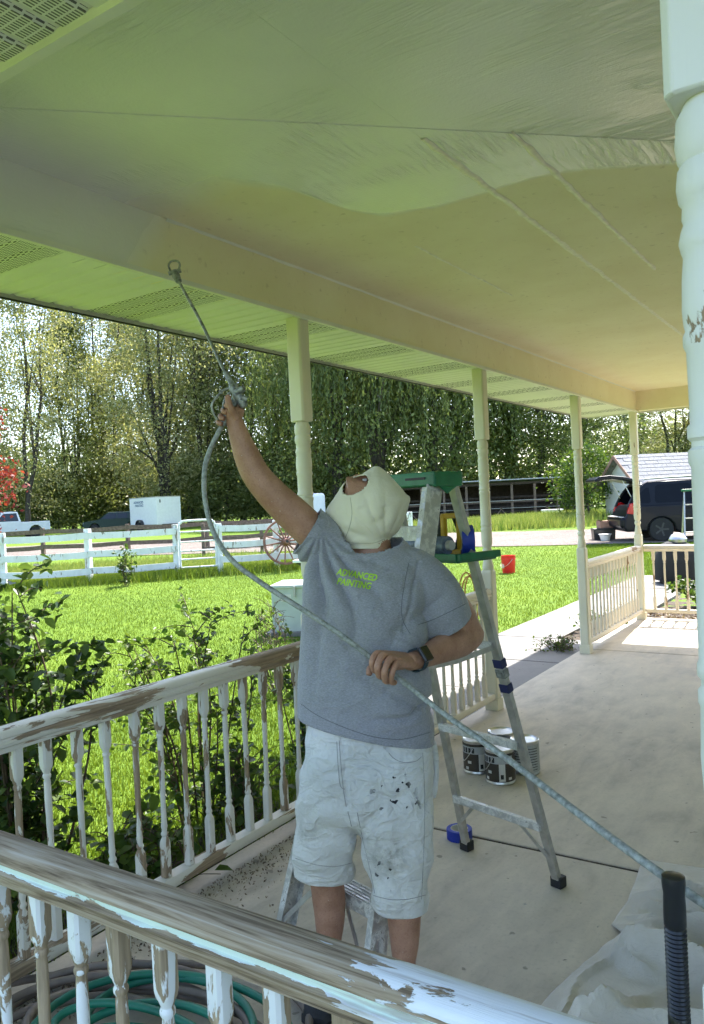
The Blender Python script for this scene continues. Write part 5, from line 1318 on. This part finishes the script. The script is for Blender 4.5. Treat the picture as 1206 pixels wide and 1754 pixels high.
hb2 = part('hub', MB().lathe([(.05, -.12), (.075, -.08), (.09, 0), (.075, .08), (.06, .15), (.035, .155), (.03, .12)], (0, 0, 0), 18, M=q).shift(wc_), M['rust_wood'], ww)
part('hub_hole', MB().lathe([(.0, .155), (.033, .157), (.033, .13), (.0, .13)], (0, 0, 0), 14, M=q).shift(wc_), M['dark'], hb2)

# utility box on the lawn
uc = on_ground(505, 1088, -.11)+Vector((-.16, .22, 0)); ub_ = thing('utility_box', 'pale green electrical utility box on the lawn', 'utility box', (uc.x, uc.y, -.12), YAW*.75); M['ubox'] = simple('ubox', (.44, .48, .44), .5, var=.1)
obj('pad', MB().box((.25, 0, .03), (1.1, .85, .09)), M['walk'], ub_, .006); obj('cabinet', MB().box((.25, 0, .36), (.94, .72, .58)), M['ubox'], ub_, .012)
ld = obj('lid', MB().box((.25, 0, .665), (.98, .76, .045)), M['ubox'], ub_, .012); obj('hasp', MB().box((.10, -.39, .60), (.03, .02, .14)), M['gutter'], ld, .003)
obj('warning_sticker', MB().box((-.02, -.364, .52), (.14, .004, .09)), M['paper'], ub_)
# little iron stand with a pale top
isd = gp_(519, 14.6); ist = thing('iron_stand', 'pale topped black iron stand beside the wagon wheel', 'stand', isd, .3)
obj('top', MB().box((0, 0, .62), (.42, .30, .05)), M['white_paint'], ist, .01); obj('bracket', MB().tube(spline([(-.16, 0, .58), (-.05, 0, .5), (.02, 0, .35), (0, 0, .18)], 5), .022, 8).tube([(-.18, 0, .585), (.18, 0, .585)], .02, 8), M['black_plastic'], ist)
obj('leg', MB().tube([(0, 0, .25), (.03, .02, .12), (0, 0, -.02)], .04, 8), M['black_plastic'], ist); obj('base', MB().lathe([(.15, 0), (.16, .02), (.05, .05), (.04, .08)], n=16), M['black_plastic'], ist)

# red bucket on the lawn
bk = thing('bucket', 'bright red plastic bucket standing on the lawn', 'bucket', (-6.43, 15.55, -.03), -.6); M['red_plastic'] = simple('red_plastic', (.75, .018, .022), .4, var=.06)
obj('pail', MB().lathe([(.125, 0), (.13, .01), (.148, .30), (.156, .302), (.156, .318), (.15, .32), (.15, .375), (.153, .38), (.146, .38), (.124, .02), (.0, .015)], n=28), M['red_plastic'], bk)
pn = [( .1425*math.cos(a), .1425*math.sin(a), z) for a in (-1.75, -1.5, -1.25) for z in (.12, .24)]
obj('sticker', MB().add(pn, [(0, 2, 3, 1), (2, 4, 5, 3)], 0, True), simple('sticker', (.75, .45, .45), .5), bk)
obj('bail_handle', MB().tube(spline([(.158, 0, .31), (.13, -.1, .2), (0, -.165, .13), (-.13, -.1, .2), (-.158, 0, .31)], 5), .004, 6), M['tin'], bk)

# ------------------------------------------------------------------ vehicles
def car_paint(name, col, rough=.4):
    m, nt, b = new_mat(name); n = noise_(nt, pos(nt), 3, 3); nt.links.new(ramp(nt, n, [(.3, tuple(c*.9 for c in col)), (.7, col)]), b.inputs['Base Color'])
    b.inputs['Roughness'].default_value = rough; b.inputs['Coat Weight'].default_value = .05; b.inputs['Coat Roughness'].default_value = .1; b.inputs['Specular IOR Level'].default_value = .2; return m
M['van_glass'] = simple('van_glass', (.006, .007, .012), .12, var=.1, bstr=0, spec=.12)
M['van_blue'] = car_paint('van_blue', (.004, .005, .012), .3); M['truck_white'] = car_paint('truck_white', (.72, .73, .74)); M['car_green'] = car_paint('car_green', (.03, .055, .045))
M['tyre'] = simple('tyre', (.018, .018, .018), .85); M['rim'] = simple('rim', (.05, .05, .052), .5, .3); M['red_lens'] = simple('red_lens', (.55, .01, .012), .2, var=.05, bstr=0); M['lamp'] = simple('lamp', (.75, .75, .72), .15, bstr=0)
def wheel(root, x, y, r=.34, w=.22):
    q = Matrix(((1, 0, 0), (0, 0, 1), (0, -1, 0))); s = 1 if y > 0 else -1
    ty = obj('tyre', MB().lathe([(r*.62, -w/2), (r*.94, -w/2), (r, -w/2+.03), (r, w/2-.03), (r*.94, w/2), (r*.62, w/2)], (x, y, r), 28, M=q), M['tyre'], root)
    mb = MB().lathe([(0, -w*.4), (r*.62, -w*.4), (r*.64, -w*.48), (r*.64, w*.48), (r*.62, w*.4), (0, w*.4)], (x, y, r), 24, M=q); obj('rim', mb, M['rim'], ty)
    sp = MB()
    for k in range(5):
        a = 2*math.pi*k/5; sp.bar((x, y+s*w*.44, r), (x+r*.58*math.cos(a), y+s*w*.46, r+r*.58*math.sin(a)), .05, .03, up=(0, 1, 0))
    obj('wheel_spokes', sp, M['rim'], ty)
def shell(name, prof, W, mat, root, inset=None, bevel=.03):
    """side profile (x,z) list swept over the width; points above z0 lean inwards"""
    z0, z1, k = inset or (99, 100, 0); L = [];
    for s in (-1, 1): L.append([Vector((x, s*(W/2-k*max(0, min(1, (z-z0)/(z1-z0)))), z)) for x, z in prof])
    n = len(prof); vs = L[0]+L[1]; fs = [(i, (i+1) % n, n+(i+1) % n, n+i) for i in range(n)]+[tuple(reversed(range(n))), tuple(range(n, 2*n))]
    return obj(name, MB().add(vs, fs), mat, root, bevel)
def arch(x0, z, r, n=7, up=True): return [(x0-r*math.cos(math.pi*i/n), z+r*math.sin(math.pi*i/n)) for i in range(n+1)]
def pane(root, name, pts, W, z0, z1, k, mat, off=.006, both=True):
    for s in ((-1, 1) if both else (-1,)):
        v = [Vector((x, s*(W/2-k*max(0, min(1, (z-z0)/(z1-z0)))+off), z)) for x, z in pts]; v2 = [p-Vector((0, s*.012, 0)) for p in v]; n = len(v)
        obj(name, MB().add(v+v2, [tuple(range(n)), tuple(range(2*n-1, n-1, -1))]+[(i, (i+1) % n, n+(i+1) % n, n+i) for i in range(n)]), mat, root)

# minivan: x forward, rear at x=-2.55, tailgate up
vp = gp_(1112, 24.9); vdir = (_r0*1.0+Vector((_d.x, _d.y, 0)).normalized()*-.12).normalized(); vz = math.atan2(vdir.y, vdir.x)
c0 = gp_(1052, 23.4)+vdir*2.6; van = thing('minivan', 'dark blue minivan with its tailgate raised', 'van', (c0.x, c0.y, gz(c0.x, c0.y)), vz); W = 1.96
low = [(-2.55, .42), (-2.50, .30)]+list((x, z) for x, z in arch(-1.52, .30, .38))+[(-1.0, .22), (1.0, .22)]+list(arch(1.52, .30, .38))+[(2.45, .26), (2.56, .45), (2.5, .78), (2.2, .94), (1.5, 1.06), (-2.30, 1.06), (-2.42, .92), (-2.52, .70)]
shell('body', low, W, M['van_blue'], van, (.75, 1.06, .03), .05)
obj('interior', MB().box((-.5, 0, .74), (3.6, W-.14, .5)), M['dark'], van)
# leaning upper sides in two pieces, the sliding door between them stands open on the near side
def upper_side(s, pts):
    k = lambda z: (W/2-.035)-.15*(z-1.03)/.67; v = [Vector((x, s*k(z), z)) for x, z in pts]; v2 = [p-Vector((0, s*.05, 0)) for p in v]; n = len(v)
    obj('side_panel', MB().add(v+v2, [tuple(range(n)), tuple(range(2*n-1, n-1, -1))]+[(i, (i+1) % n, n+(i+1) % n, n+i) for i in range(n)]), M['van_blue'], van, .015)
def side_glass(s, pts):
    k = lambda z: (W/2-.030)-.15*(z-1.03)/.67; v = [Vector((x, s*k(z), z)) for x, z in pts]; v2 = [p-Vector((0, s*.012, 0)) for p in v]; n = len(v)
    obj('side_window', MB().add(v+v2, [tuple(range(n)), tuple(range(2*n-1, n-1, -1))]+[(i, (i+1) % n, n+(i+1) % n, n+i) for i in range(n)]), M['van_glass'], van)
for s in (-1, 1):
    upper_side(s, [(-2.36, 1.03), (-2.26, 1.22), (-2.08, 1.50), (-1.92, 1.66), (-1.80, 1.71), (-.55, 1.73), (-.55, 1.03)])
    upper_side(s, [(.38, 1.03), (.38, 1.72), (.60, 1.68), (1.00, 1.40), (1.50, 1.03)])
    if s > 0: upper_side(s, [(-.55, 1.03), (-.55, 1.73), (.38, 1.72), (.38, 1.03)])
    side_glass(s, [(-1.62, 1.10), (-1.66, 1.16), (-1.62, 1.56), (-1.54, 1.62), (-.72, 1.63), (-.66, 1.57), (-.64, 1.16), (-.70, 1.10)])
    side_glass(s, [(-2.20, 1.12), (-2.02, 1.42), (-1.88, 1.54), (-1.80, 1.54), (-1.78, 1.14), (-1.84, 1.10)])
    side_glass(s, [(.46, 1.12), (.46, 1.62), (.58, 1.60), (.94, 1.36), (1.26, 1.12)])
    obj('roof_rail', MB().tube(spline([(-1.9, s*.70, 1.755), (-1.7, s*.70, 1.80), (.0, s*.70, 1.82), (.25, s*.70, 1.77)], 5), .018, 8), M['silver'], van)
    obj('door_handle', MB().box((-.75, s*(W/2+.008), .93), (.22, .025, .035)), M['van_blue'], van, .008)
    obj('tail_light', MB().add([(x, s*(W/2+dy), z) for dy in (.006, -.16) for x, z in ((-2.46, .82), (-2.36, 1.10), (-2.22, 1.14), (-2.12, 1.08), (-2.16, .86), (-2.24, .80))], [(0, 1, 2, 3, 4, 5), (11, 10, 9, 8, 7, 6)]+[(i, (i+1) % 6, 6+(i+1) % 6, 6+i) for i in range(6)]), M['red_lens'], van, .012)
    obj('panel_gap', MB().box((-.58, s*(W/2-.004), .64), (.012, .02, .78)).box((.40, s*(W/2-.004), .64), (.012, .02, .78)), M['dark'], van)
mb = MB(); rp = [(-1.98, 1.66), (-1.80, 1.74), (-1.2, 1.765), (-.2, 1.76), (.45, 1.71), (.62, 1.66)]
rg = []
for x, z in rp: rg.append([Vector((x, -.80, z-.06)), Vector((x, -.72, z-.01)), Vector((x, -.4, z+.02)), Vector((x, .4, z+.02)), Vector((x, .72, z-.01)), Vector((x, .80, z-.06)), Vector((x, 0, z-.05))])
obj('roof', mb.rings(rg), M['van_blue'], van)
obj('windshield', MB().add([(1.56, -.82, 1.05), (1.56, .82, 1.05), (.62, .70, 1.68), (.62, -.70, 1.68)], [(0, 1, 2, 3)]), M['van_glass'], van)
obj('seat', MB().box((-.1, .35, 1.0), (.18, .5, .7)).box((.6, -.4, 1.0), (.18, .5, .7)), simple('seatcloth', (.05, .05, .055), .9), van, .04)
obj('opening_frame', MB().tube(spline([(-2.40, -.84, 1.0), (-2.24, -.80, 1.32), (-1.98, -.74, 1.64), (-1.96, 0, 1.68), (-1.98, .74, 1.64), (-2.24, .80, 1.32), (-2.40, .84, 1.0)], 5), .035, 8), M['black_plastic'], van)
obj('bumper', MB().box((-2.52, 0, .56), (.26, W-.06, .30)), M['van_blue'], van, .07); obj('load_sill', MB().box((-2.55, 0, .72), (.20, W-.35, .03)), M['silver'], van, .01)
tg = MB(); pr = [(-2.00, 1.75), (-2.40, 1.88), (-2.85, 1.95), (-3.14, 1.93), (-3.28, 1.84), (-3.28, 1.77), (-3.10, 1.80), (-2.85, 1.83), (-2.45, 1.78), (-2.06, 1.68)]
tg.prism([(x, 0, z) for x, z in pr], (0, -.80, 0), (0, .80, 0)); tgo = obj('tailgate', tg, M['van_blue'], van, .03)
obj('rear_window', MB().prism([(x, 0, z) for x, z in ((-2.12, 1.795), (-2.42, 1.888), (-2.42, 1.896), (-2.12, 1.803))], (0, -.66, 0), (0, .66, 0)), M['van_glass'], tgo)
obj('gas_strut', MB().tube([(-2.26, -.78, 1.25), (-2.50, -.74, 1.79)], .012, 8).tube([(-2.26, .78, 1.25), (-2.50, .74, 1.79)], .012, 8), M['silver'], van)
for x in (-1.52, 1.52):
    for s in (-1, 1): wheel(van, x, s*(W/2-.13))
# load behind the van
bx = gp_(1031, 24.2); t = thing('black_crate', 'black tool crate on the gravel behind the open van', 'crate', bx, vz); obj('box', MB().box((0, 0, .17), (.62, .45, .34), taper=1.06), M['black_plastic'], t, .02); obj('lid', MB().box((0, 0, .35), (.68, .50, .035)), M['black_plastic'], t, .01)
t = thing('cardboard_box', 'brown cardboard box on the black crate', 'box', bx+Vector((.05, 0, .37)), vz+.2); M['card'] = simple('card', (.36, .21, .15), .9); obj('carton', MB().box((0, 0, .11), (.40, .30, .22)), M['card'], t, .006); obj('flap', MB().box((-.14, 0, .228), (.16, .30, .008), Matrix.Rotation(.35, 3, 'Y')).box((.14, 0, .23), (.16, .30, .008), Matrix.Rotation(-.2, 3, 'Y')), M['card'], t)
b2 = gp_(1034, 23.6); t = thing('wash_basin', 'white plastic basin on the gravel behind the van', 'basin', b2); obj('bowl', MB().lathe([(.11, 0), (.12, .01), (.17, .20), (.19, .205), (.19, .215), (.165, .21), (.11, .02), (0, .02)], n=24), M['white_paint'], t); obj('rim', MB().lathe([(.165, .205), (.195, .203), (.195, .220), (.165, .218)], n=24), M['white_paint'], t)

# white pickup
pk = gp_(8, 55); pdir = (-_r0*.80+Vector((-_d.x, -_d.y, 0)).normalized()*.62).normalized(); truck = thing('pickup_truck', 'white pickup truck parked under the trees at left', 'truck', pk, math.atan2(pdir.y, pdir.x)); W = 1.95
low = [(-2.75, .55), (-2.7, .48)]+list(arch(-1.75, .42, .46))+[(-1.1, .40), (1.2, .40)]+list(arch(1.75, .42, .46))+[(2.6, .42), (2.72, .55), (2.68, 1.0), (2.5, 1.12), (1.1, 1.18), (-.75, 1.18), (-.78, 1.12), (-2.72, 1.12)]
shell('body', low, W, M['truck_white'], truck); shell('cab', [(1.15, 1.16), (.35, 1.82), (-.15, 1.88), (-.62, 1.84), (-.78, 1.16)], W-.04, M['truck_white'], truck, (1.16, 1.86, .18), .04)
pane(truck, 'side_window', [(.92, 1.20), (.32, 1.74), (-.52, 1.76), (-.62, 1.20)], W-.04, 1.16, 1.86, .18, M['glass'], .008)
obj('windshield', MB().add([(1.10, -.80, 1.22), (1.10, .80, 1.22), (.42, .68, 1.78), (.42, -.68, 1.78)], [(0, 1, 2, 3)]).shift((.03, 0, .02)), M['glass'], truck)
obj('bed_liner', MB().box((-1.75, 0, 1.125), (1.8, W-.25, .02)), M['dark'], truck); obj('grille', MB().box((2.70, 0, .86), (.05, 1.25, .26)), M['gutter'], truck, .01); obj('bumper', MB().box((2.76, 0, .58), (.16, W, .20)), M['silver'], truck, .03)
for s in (-1, 1): obj('headlight', MB().box((2.69, s*.78, .86), (.06, .28, .22)), M['lamp'], truck, .02); obj('mirror', MB().box((.85, s*(W/2+.10), 1.28), (.08, .2, .2)), M['black_plastic'], truck, .02)
for x in (-1.75, 1.75):
    for s in (-1, 1): wheel(truck, x, s*(W/2-.13), .38, .24)
# dark green wagon
cg = gp_(194, 62); gdir = (-_r0*1.0+Vector((-_d.x, -_d.y, 0)).normalized()*.2).normalized(); car = thing('parked_car', 'dark green wagon parked left of the white trailer', 'car', cg, math.atan2(gdir.y, gdir.x)); W = 1.8
low = [(-2.3, .45), (-2.2, .36)]+list(arch(-1.4, .33, .38))+[(-.9, .3), (.9, .3)]+list(arch(1.4, .33, .38))+[(2.2, .36), (2.3, .5), (2.2, .82), (1.0, .98), (-2.28, 1.0)]
shell('body', low, W, M['car_green'], car); shell('cabin', [(1.05, .96), (.45, 1.45), (-1.9, 1.48), (-2.22, .98)], W-.04, M['car_green'], car, (.96, 1.48, .18), .04)
obj('roof', MB().box((-.75, 0, 1.485), (2.2, 1.25, .03)), M['gutter'], car, .01)
for pts in ([(.82, 1.0), (.38, 1.40), (-.25, 1.41), (-.25, 1.0)], [(-.33, 1.0), (-.33, 1.41), (-1.1, 1.42), (-1.1, 1.0)], [(-1.2, 1.0), (-1.2, 1.42), (-1.8, 1.42), (-2.02, 1.0)]): pane(car, 'side_window', pts, W-.04, .96, 1.48, .18, M['glass'], .008)
obj('windshield', MB().add([(1.04, -.75, 1.0), (1.04, .75, 1.0), (.50, .62, 1.42), (.50, -.62, 1.42)], [(0, 1, 2, 3)]).shift((.03, 0, .02)), M['glass'], car)
for s in (-1, 1): obj('headlight', MB().box((2.24, s*.62, .70), (.06, .3, .14)), M['lamp'], car, .02)
for x in (-1.4, 1.4):
    for s in (-1, 1): wheel(car, x, s*(W/2-.12), .32, .2)
# white enclosed trailer
M['trailer_white'] = simple('trailer_white', (.80, .80, .82), .35, var=.04)
tc = gp_(265, 58); tdir = (_r0*.73+Vector((-_d.x, -_d.y, 0)).normalized()*.68).normalized(); tr = thing('cargo_trailer', 'white enclosed cargo trailer with blue lettering near the trees', 'trailer', tc, math.atan2(tdir.y, tdir.x)); L_, W_ = 3.55, 2.05
obj('box', MB().box((0, 0, 1.45), (L_, W_, 1.98)), M['trailer_white'], tr, .02); obj('roof_trim', MB().box((0, 0, 2.45), (L_+.03, W_+.03, .06)), M['gutter'], tr, .01); obj('bottom_trim', MB().box((0, 0, .46), (L_+.02, W_+.02, .08)), M['silver'], tr, .01)
for k in range(7): obj('panel_rib', MB().box((L_/2+.004, -W_/2+.18+.28*k, 1.45), (.008, .02, 1.9)), M['trailer_white'], tr)
obj('vent', MB().box((L_/2+.01, -.72, 2.15), (.02, .09, .22)), M['dark'], tr, .01)
for s in (-1, 1):
    obj('fender', MB().prism([(x, 0, z) for x, z in list(arch(-.35, .40, .46, 9))+list(reversed(arch(-.35, .40, .42, 9)))], (0, s*(W_/2), 0), (0, s*(W_/2+.22), 0)), M['black_plastic'], tr); wheel(tr, -.35, s*(W_/2+.10), .34, .2)
obj('coupler', MB().bar((L_/2, 0, .45), (L_/2+1.1, 0, .45), .08, .10).bar((L_/2, .6, .45), (L_/2+.95, .04, .45), .06, .08).bar((L_/2, -.6, .45), (L_/2+.95, -.04, .45), .06, .08), M['black_plastic'], tr)
M['text_blue'] = simple('text_blue', (.02, .09, .22), .6, bstr=0)
for i, txt in enumerate(('ADVANCED', 'PAINTING')):
    me = text_mesh(txt, .24, .006, .1); me.materials.clear(); me.materials.append(M['text_blue']); o = obj('lettering', me, None, tr); o.rotation_euler = (R(90), 0, 0); o.location = (-.55+.08*i, -W_/2-.006, 2.12-.24*i)
# pale camper mostly behind the post
cm = gp_(527, 50); cam_ = thing('camper', 'pale camper half hidden behind the second porch post', 'camper', cm, YAW+.2)
obj('shell', MB().box((0, 0, 1.25), (1.7, 3.6, 1.7)), M['trailer_white'], cam_, .18); obj('window', MB().box((.855, 0, 1.5), (.02, 1.2, .5)), M['glass'], cam_, .02); wheel(cam_, 0, .9, .33); wheel(cam_, 0, -.9, .33)

# ------------------------------------------------------------------ animal shed and garage
sa_, sb_ = gp_(680, 45), gp_(1000, 44); e1 = (sb_-sa_); Ls = e1.length; e1.normalize(); shed = thing('animal_shed', 'low open fronted shed with dark interior behind the lawn', 'shed', (sa_+sb_)/2, math.atan2(e1.y, e1.x))
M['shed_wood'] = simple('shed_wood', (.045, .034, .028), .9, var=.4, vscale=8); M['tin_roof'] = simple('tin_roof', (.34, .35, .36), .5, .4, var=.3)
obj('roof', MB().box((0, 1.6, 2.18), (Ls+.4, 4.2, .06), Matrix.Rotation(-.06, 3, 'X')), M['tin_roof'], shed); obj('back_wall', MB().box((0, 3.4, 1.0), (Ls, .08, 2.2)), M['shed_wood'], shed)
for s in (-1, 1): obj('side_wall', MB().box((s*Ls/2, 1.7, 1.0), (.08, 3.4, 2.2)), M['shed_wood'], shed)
obj('header', MB().box((0, -.12, 2.10), (Ls, .10, .14)), M['shed_wood'], shed); n = 9
for i in range(n):
    x = -Ls/2+.15+(Ls-.3)*i/(n-1); obj('post', MB().box((x, -.1, 1.0), (.13, .13, 2.2)), M['fence_brown'], shed)
    if i % 2 == 0 and i < n-1:
        w = (Ls-.3)/(n-1); obj('brace', MB().bar((x+.1, -.2, .0), (x+w*.55, -.2, .75), .07, .05).bar((x+w-.1, -.2, 0), (x+w*.45, -.2, .75), .07, .05), M['fence_brown'], shed)
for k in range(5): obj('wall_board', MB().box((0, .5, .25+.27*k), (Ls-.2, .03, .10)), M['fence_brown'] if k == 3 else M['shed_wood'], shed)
obj('wire_rail', MB().tube([(-Ls/2, -.22, 1.15), (Ls/2, -.22, 1.12)], .02, 6).tube([(-Ls/2, -.22, .72), (Ls/2, -.22, .70)], .015, 6), M['gutter'], shed)
wt_ = gp_(945, 42); t = thing('water_trough', 'white water trough in front of the shed', 'trough', wt_, math.atan2(e1.y, e1.x)); obj('basin', MB().box((0, 0, .28), (.95, .5, .5), taper=1.08), M['white_paint'], t, .03); obj('rim', MB().box((0, 0, .55), (1.1, .6, .05)), M['white_paint'], t, .01)

g0 = gp_(1100, 33.5); gd = (_r0*.97+Vector((_d.x, _d.y, 0)).normalized()*.12).normalized(); 
gar = thing('garage', 'white sided garage with grey shingle roof behind the van', 'garage', g0, math.atan2(gd.y, gd.x)); Wg, Lg, He, Hp = 3.5, 8.0, 1.78, 3.02
zb = 0
obj('wall', MB().prism([(0, 0, -.1), (0, Wg, -.1), (0, Wg, He), (0, Wg/2, Hp-.08), (0, 0, He)], (0, 0, 0), (Lg, 0, 0)), M['siding'], gar)
for k in range(12):
    z = .02+.2*k; half = Wg/2 if z < He else Wg/2*(Hp-.08-z-.1)/(Hp-.08-He)
    if half > .1: obj('siding_board', MB().box((-.012, Wg/2, z+.09), (.016, half*2-.02, .185), Matrix.Rotation(.05, 3, 'Y')), M['siding'], gar)
for s in (0, 1):
    y0_, y1_ = (-.35, Wg/2) if s == 0 else (Wg+.35, Wg/2); z0_ = He-.35*(Hp-He)/(Wg/2)
    obj('roof_plane', MB().add([(-.35, y0_, z0_), (Lg+.3, y0_, z0_), (Lg+.3, y1_, Hp), (-.35, y1_, Hp), (-.35, y0_, z0_-.1), (Lg+.3, y0_, z0_-.1), (Lg+.3, y1_, Hp-.1), (-.35, y1_, Hp-.1)], [(0, 1, 2, 3), (4, 7, 6, 5), (0, 4, 5, 1), (1, 5, 6, 2), (2, 6, 7, 3), (3, 7, 4, 0)]), M['shingle'], gar)
M['shingle2'] = simple('shingle2', (.22, .22, .23), .9, var=.35, vscale=20, bstr=.4)
rnd = random.Random(3); sl = math.atan2(Hp-He, Wg/2); 
shm = mesh_of(MB().box((0, 0, 0), (.58, .24, .022)), 'shingle', M['shingle2'])
for r_ in range(9):
    for c_ in range(15):
        t_ = (r_+.5)/9; y_ = -.35+(Wg/2+.35)*t_; z_ = He-.35*(Hp-He)/(Wg/2)+((Hp-He)+.35*(Hp-He)/(Wg/2))*t_
        o = obj('shingle', shm, None, gar); o.location = (-.06+c_*.59+(.29 if r_ % 2 else 0), y_, z_+.016); o.rotation_euler = (sl+rnd.uniform(-.01, .03), rnd.uniform(-.006, .006), 0)
obj('rake_board', MB().bar((-.37, -.37, He-.35*(Hp-He)/(Wg/2)-.06), (-.37, Wg/2, Hp-.06), .03, .14).bar((-.37, Wg+.37, He-.35*(Hp-He)/(Wg/2)-.06), (-.37, Wg/2, Hp-.06), .03, .14), M['card'], gar)

# covered cart and leaning ladder on the far walk
ct = Vector((-2.86, 14.3, -.02)); t = thing('covered_cart', 'black covered cart standing on the walkway past the far railing', 'cart', ct, .5)
rg = []
for z, a, b_ in ((.05, .34, .26), (.1, .36, .28), (.35, .35, .27), (.55, .30, .24), (.66, .22, .18), (.70, .12, .10)):
    rg.append([Vector((a*math.copysign(abs(math.cos(q))**.6, math.cos(q)), b_*math.copysign(abs(math.sin(q))**.6, math.sin(q))*(1+.05*math.sin(5*q)), z)) for q in [2*math.pi*k/24 for k in range(24)]])
obj('cover', MB().rings(rg), M['tyre'], t); obj('dome', MB().lathe([(.14, .69), (.15, .74), (.10, .82), (.0, .85)], (.05, 0, 0), 18), M['silver'], t)
for s in (-1, 1): obj('wheel', MB().lathe([(.0, -.02), (.06, -.02), (.065, 0), (.06, .02), (0, .02)], (s*.28, -.2, .065), 14, M=Matrix(((1, 0, 0), (0, 0, 1), (0, -1, 0)))), M['tyre'], t)
l2 = gp_(1185, 17.5); t = thing('stepladder', 'aluminium stepladder beside the minivan, half behind the close post', 'ladder', l2, .3)
for s in (-1, 1):
    obj('front_rail', MB().bar((s*.24, -.45, 0), (s*.15, 0, 1.5), .03, .06, up=(0, 1, 0)), M['alu'], t); obj('rear_rail', MB().bar((s*.22, .45, 0), (s*.14, .05, 1.5), .03, .03, up=(0, 1, 0)), M['alu'], t)
for k in range(1, 5): obj('tread', MB().box((0, -.45+.09*k, .3*k), (.46-.04*k, .08, .02)), M['alu'], t)
obj('top_cap', MB().box((0, .02, 1.52), (.40, .2, .05)), M['green_plastic'], t, .008)

# tall grass along fence and shed, far wood
def strip(n, seed, a, b, w):
    rng = np.random.default_rng(seed); t = rng.uniform(0, 1, n); p = np.outer(1-t, [a.x, a.y])+np.outer(t, [b.x, b.y])+rng.normal(size=(n, 2))*w
    z = np.interp(np.hypot(p[:, 0], p[:, 1]), [0, 9, 18, 25, 55, 80, 150], [-.12, -.12, 0, .1, .25, .4, .6]); return np.concatenate([p, z[:, None]-.01], 1)
blades('fence_grass', 'long grass growing along the foot of the white fence', np.concatenate([strip(16000, 51, gp_(-200, 17.6), gp_(330, 19), .35), strip(9000, 52, gp_(360, 19.3), gp_(600, 20.4), .35)]), .22, .014, M['grass'], 51)
blades('meadow_grass', 'rough grass between the white fence and the gravel', strip(26000, 53, gp_(-150, 21.5), gp_(450, 22), 1.4), .20, .022, M['tall_grass'], 53)
blades('meadow_grass', 'tall pale grass in front of the animal shed', np.concatenate([strip(22000, 54, gp_(660, 40), gp_(1010, 38), 1.6), strip(9000, 55, gp_(700, 35), gp_(990, 34.5), .8)]), .5, .035, M['tall_grass'], 54)
rng = np.random.default_rng(77); cl = []
for k in range(520):
    px = rng.uniform(-500, 1700); d = rng.uniform(90, 120); p = P(px, 860, d); cl.append((p.x, p.y, rng.uniform(0, 1)**1.3*9+.5))
cl = np.array(cl); pts = (cl[:, None, :]+rng.normal(size=(len(cl), 60, 3))*np.array([2.2, 2.2, 1.1])).reshape(-1, 3); pts[:, 2] = np.maximum(pts[:, 2], .3)
V, F = leaf_quads(pts, None, .9, rng, .6); tag(obj('far_wood', np_mesh('far_wood', V, F, M['leaf_willow'])), 'dark far wood closing the view behind the tree row', 'wood', kind='stuff')
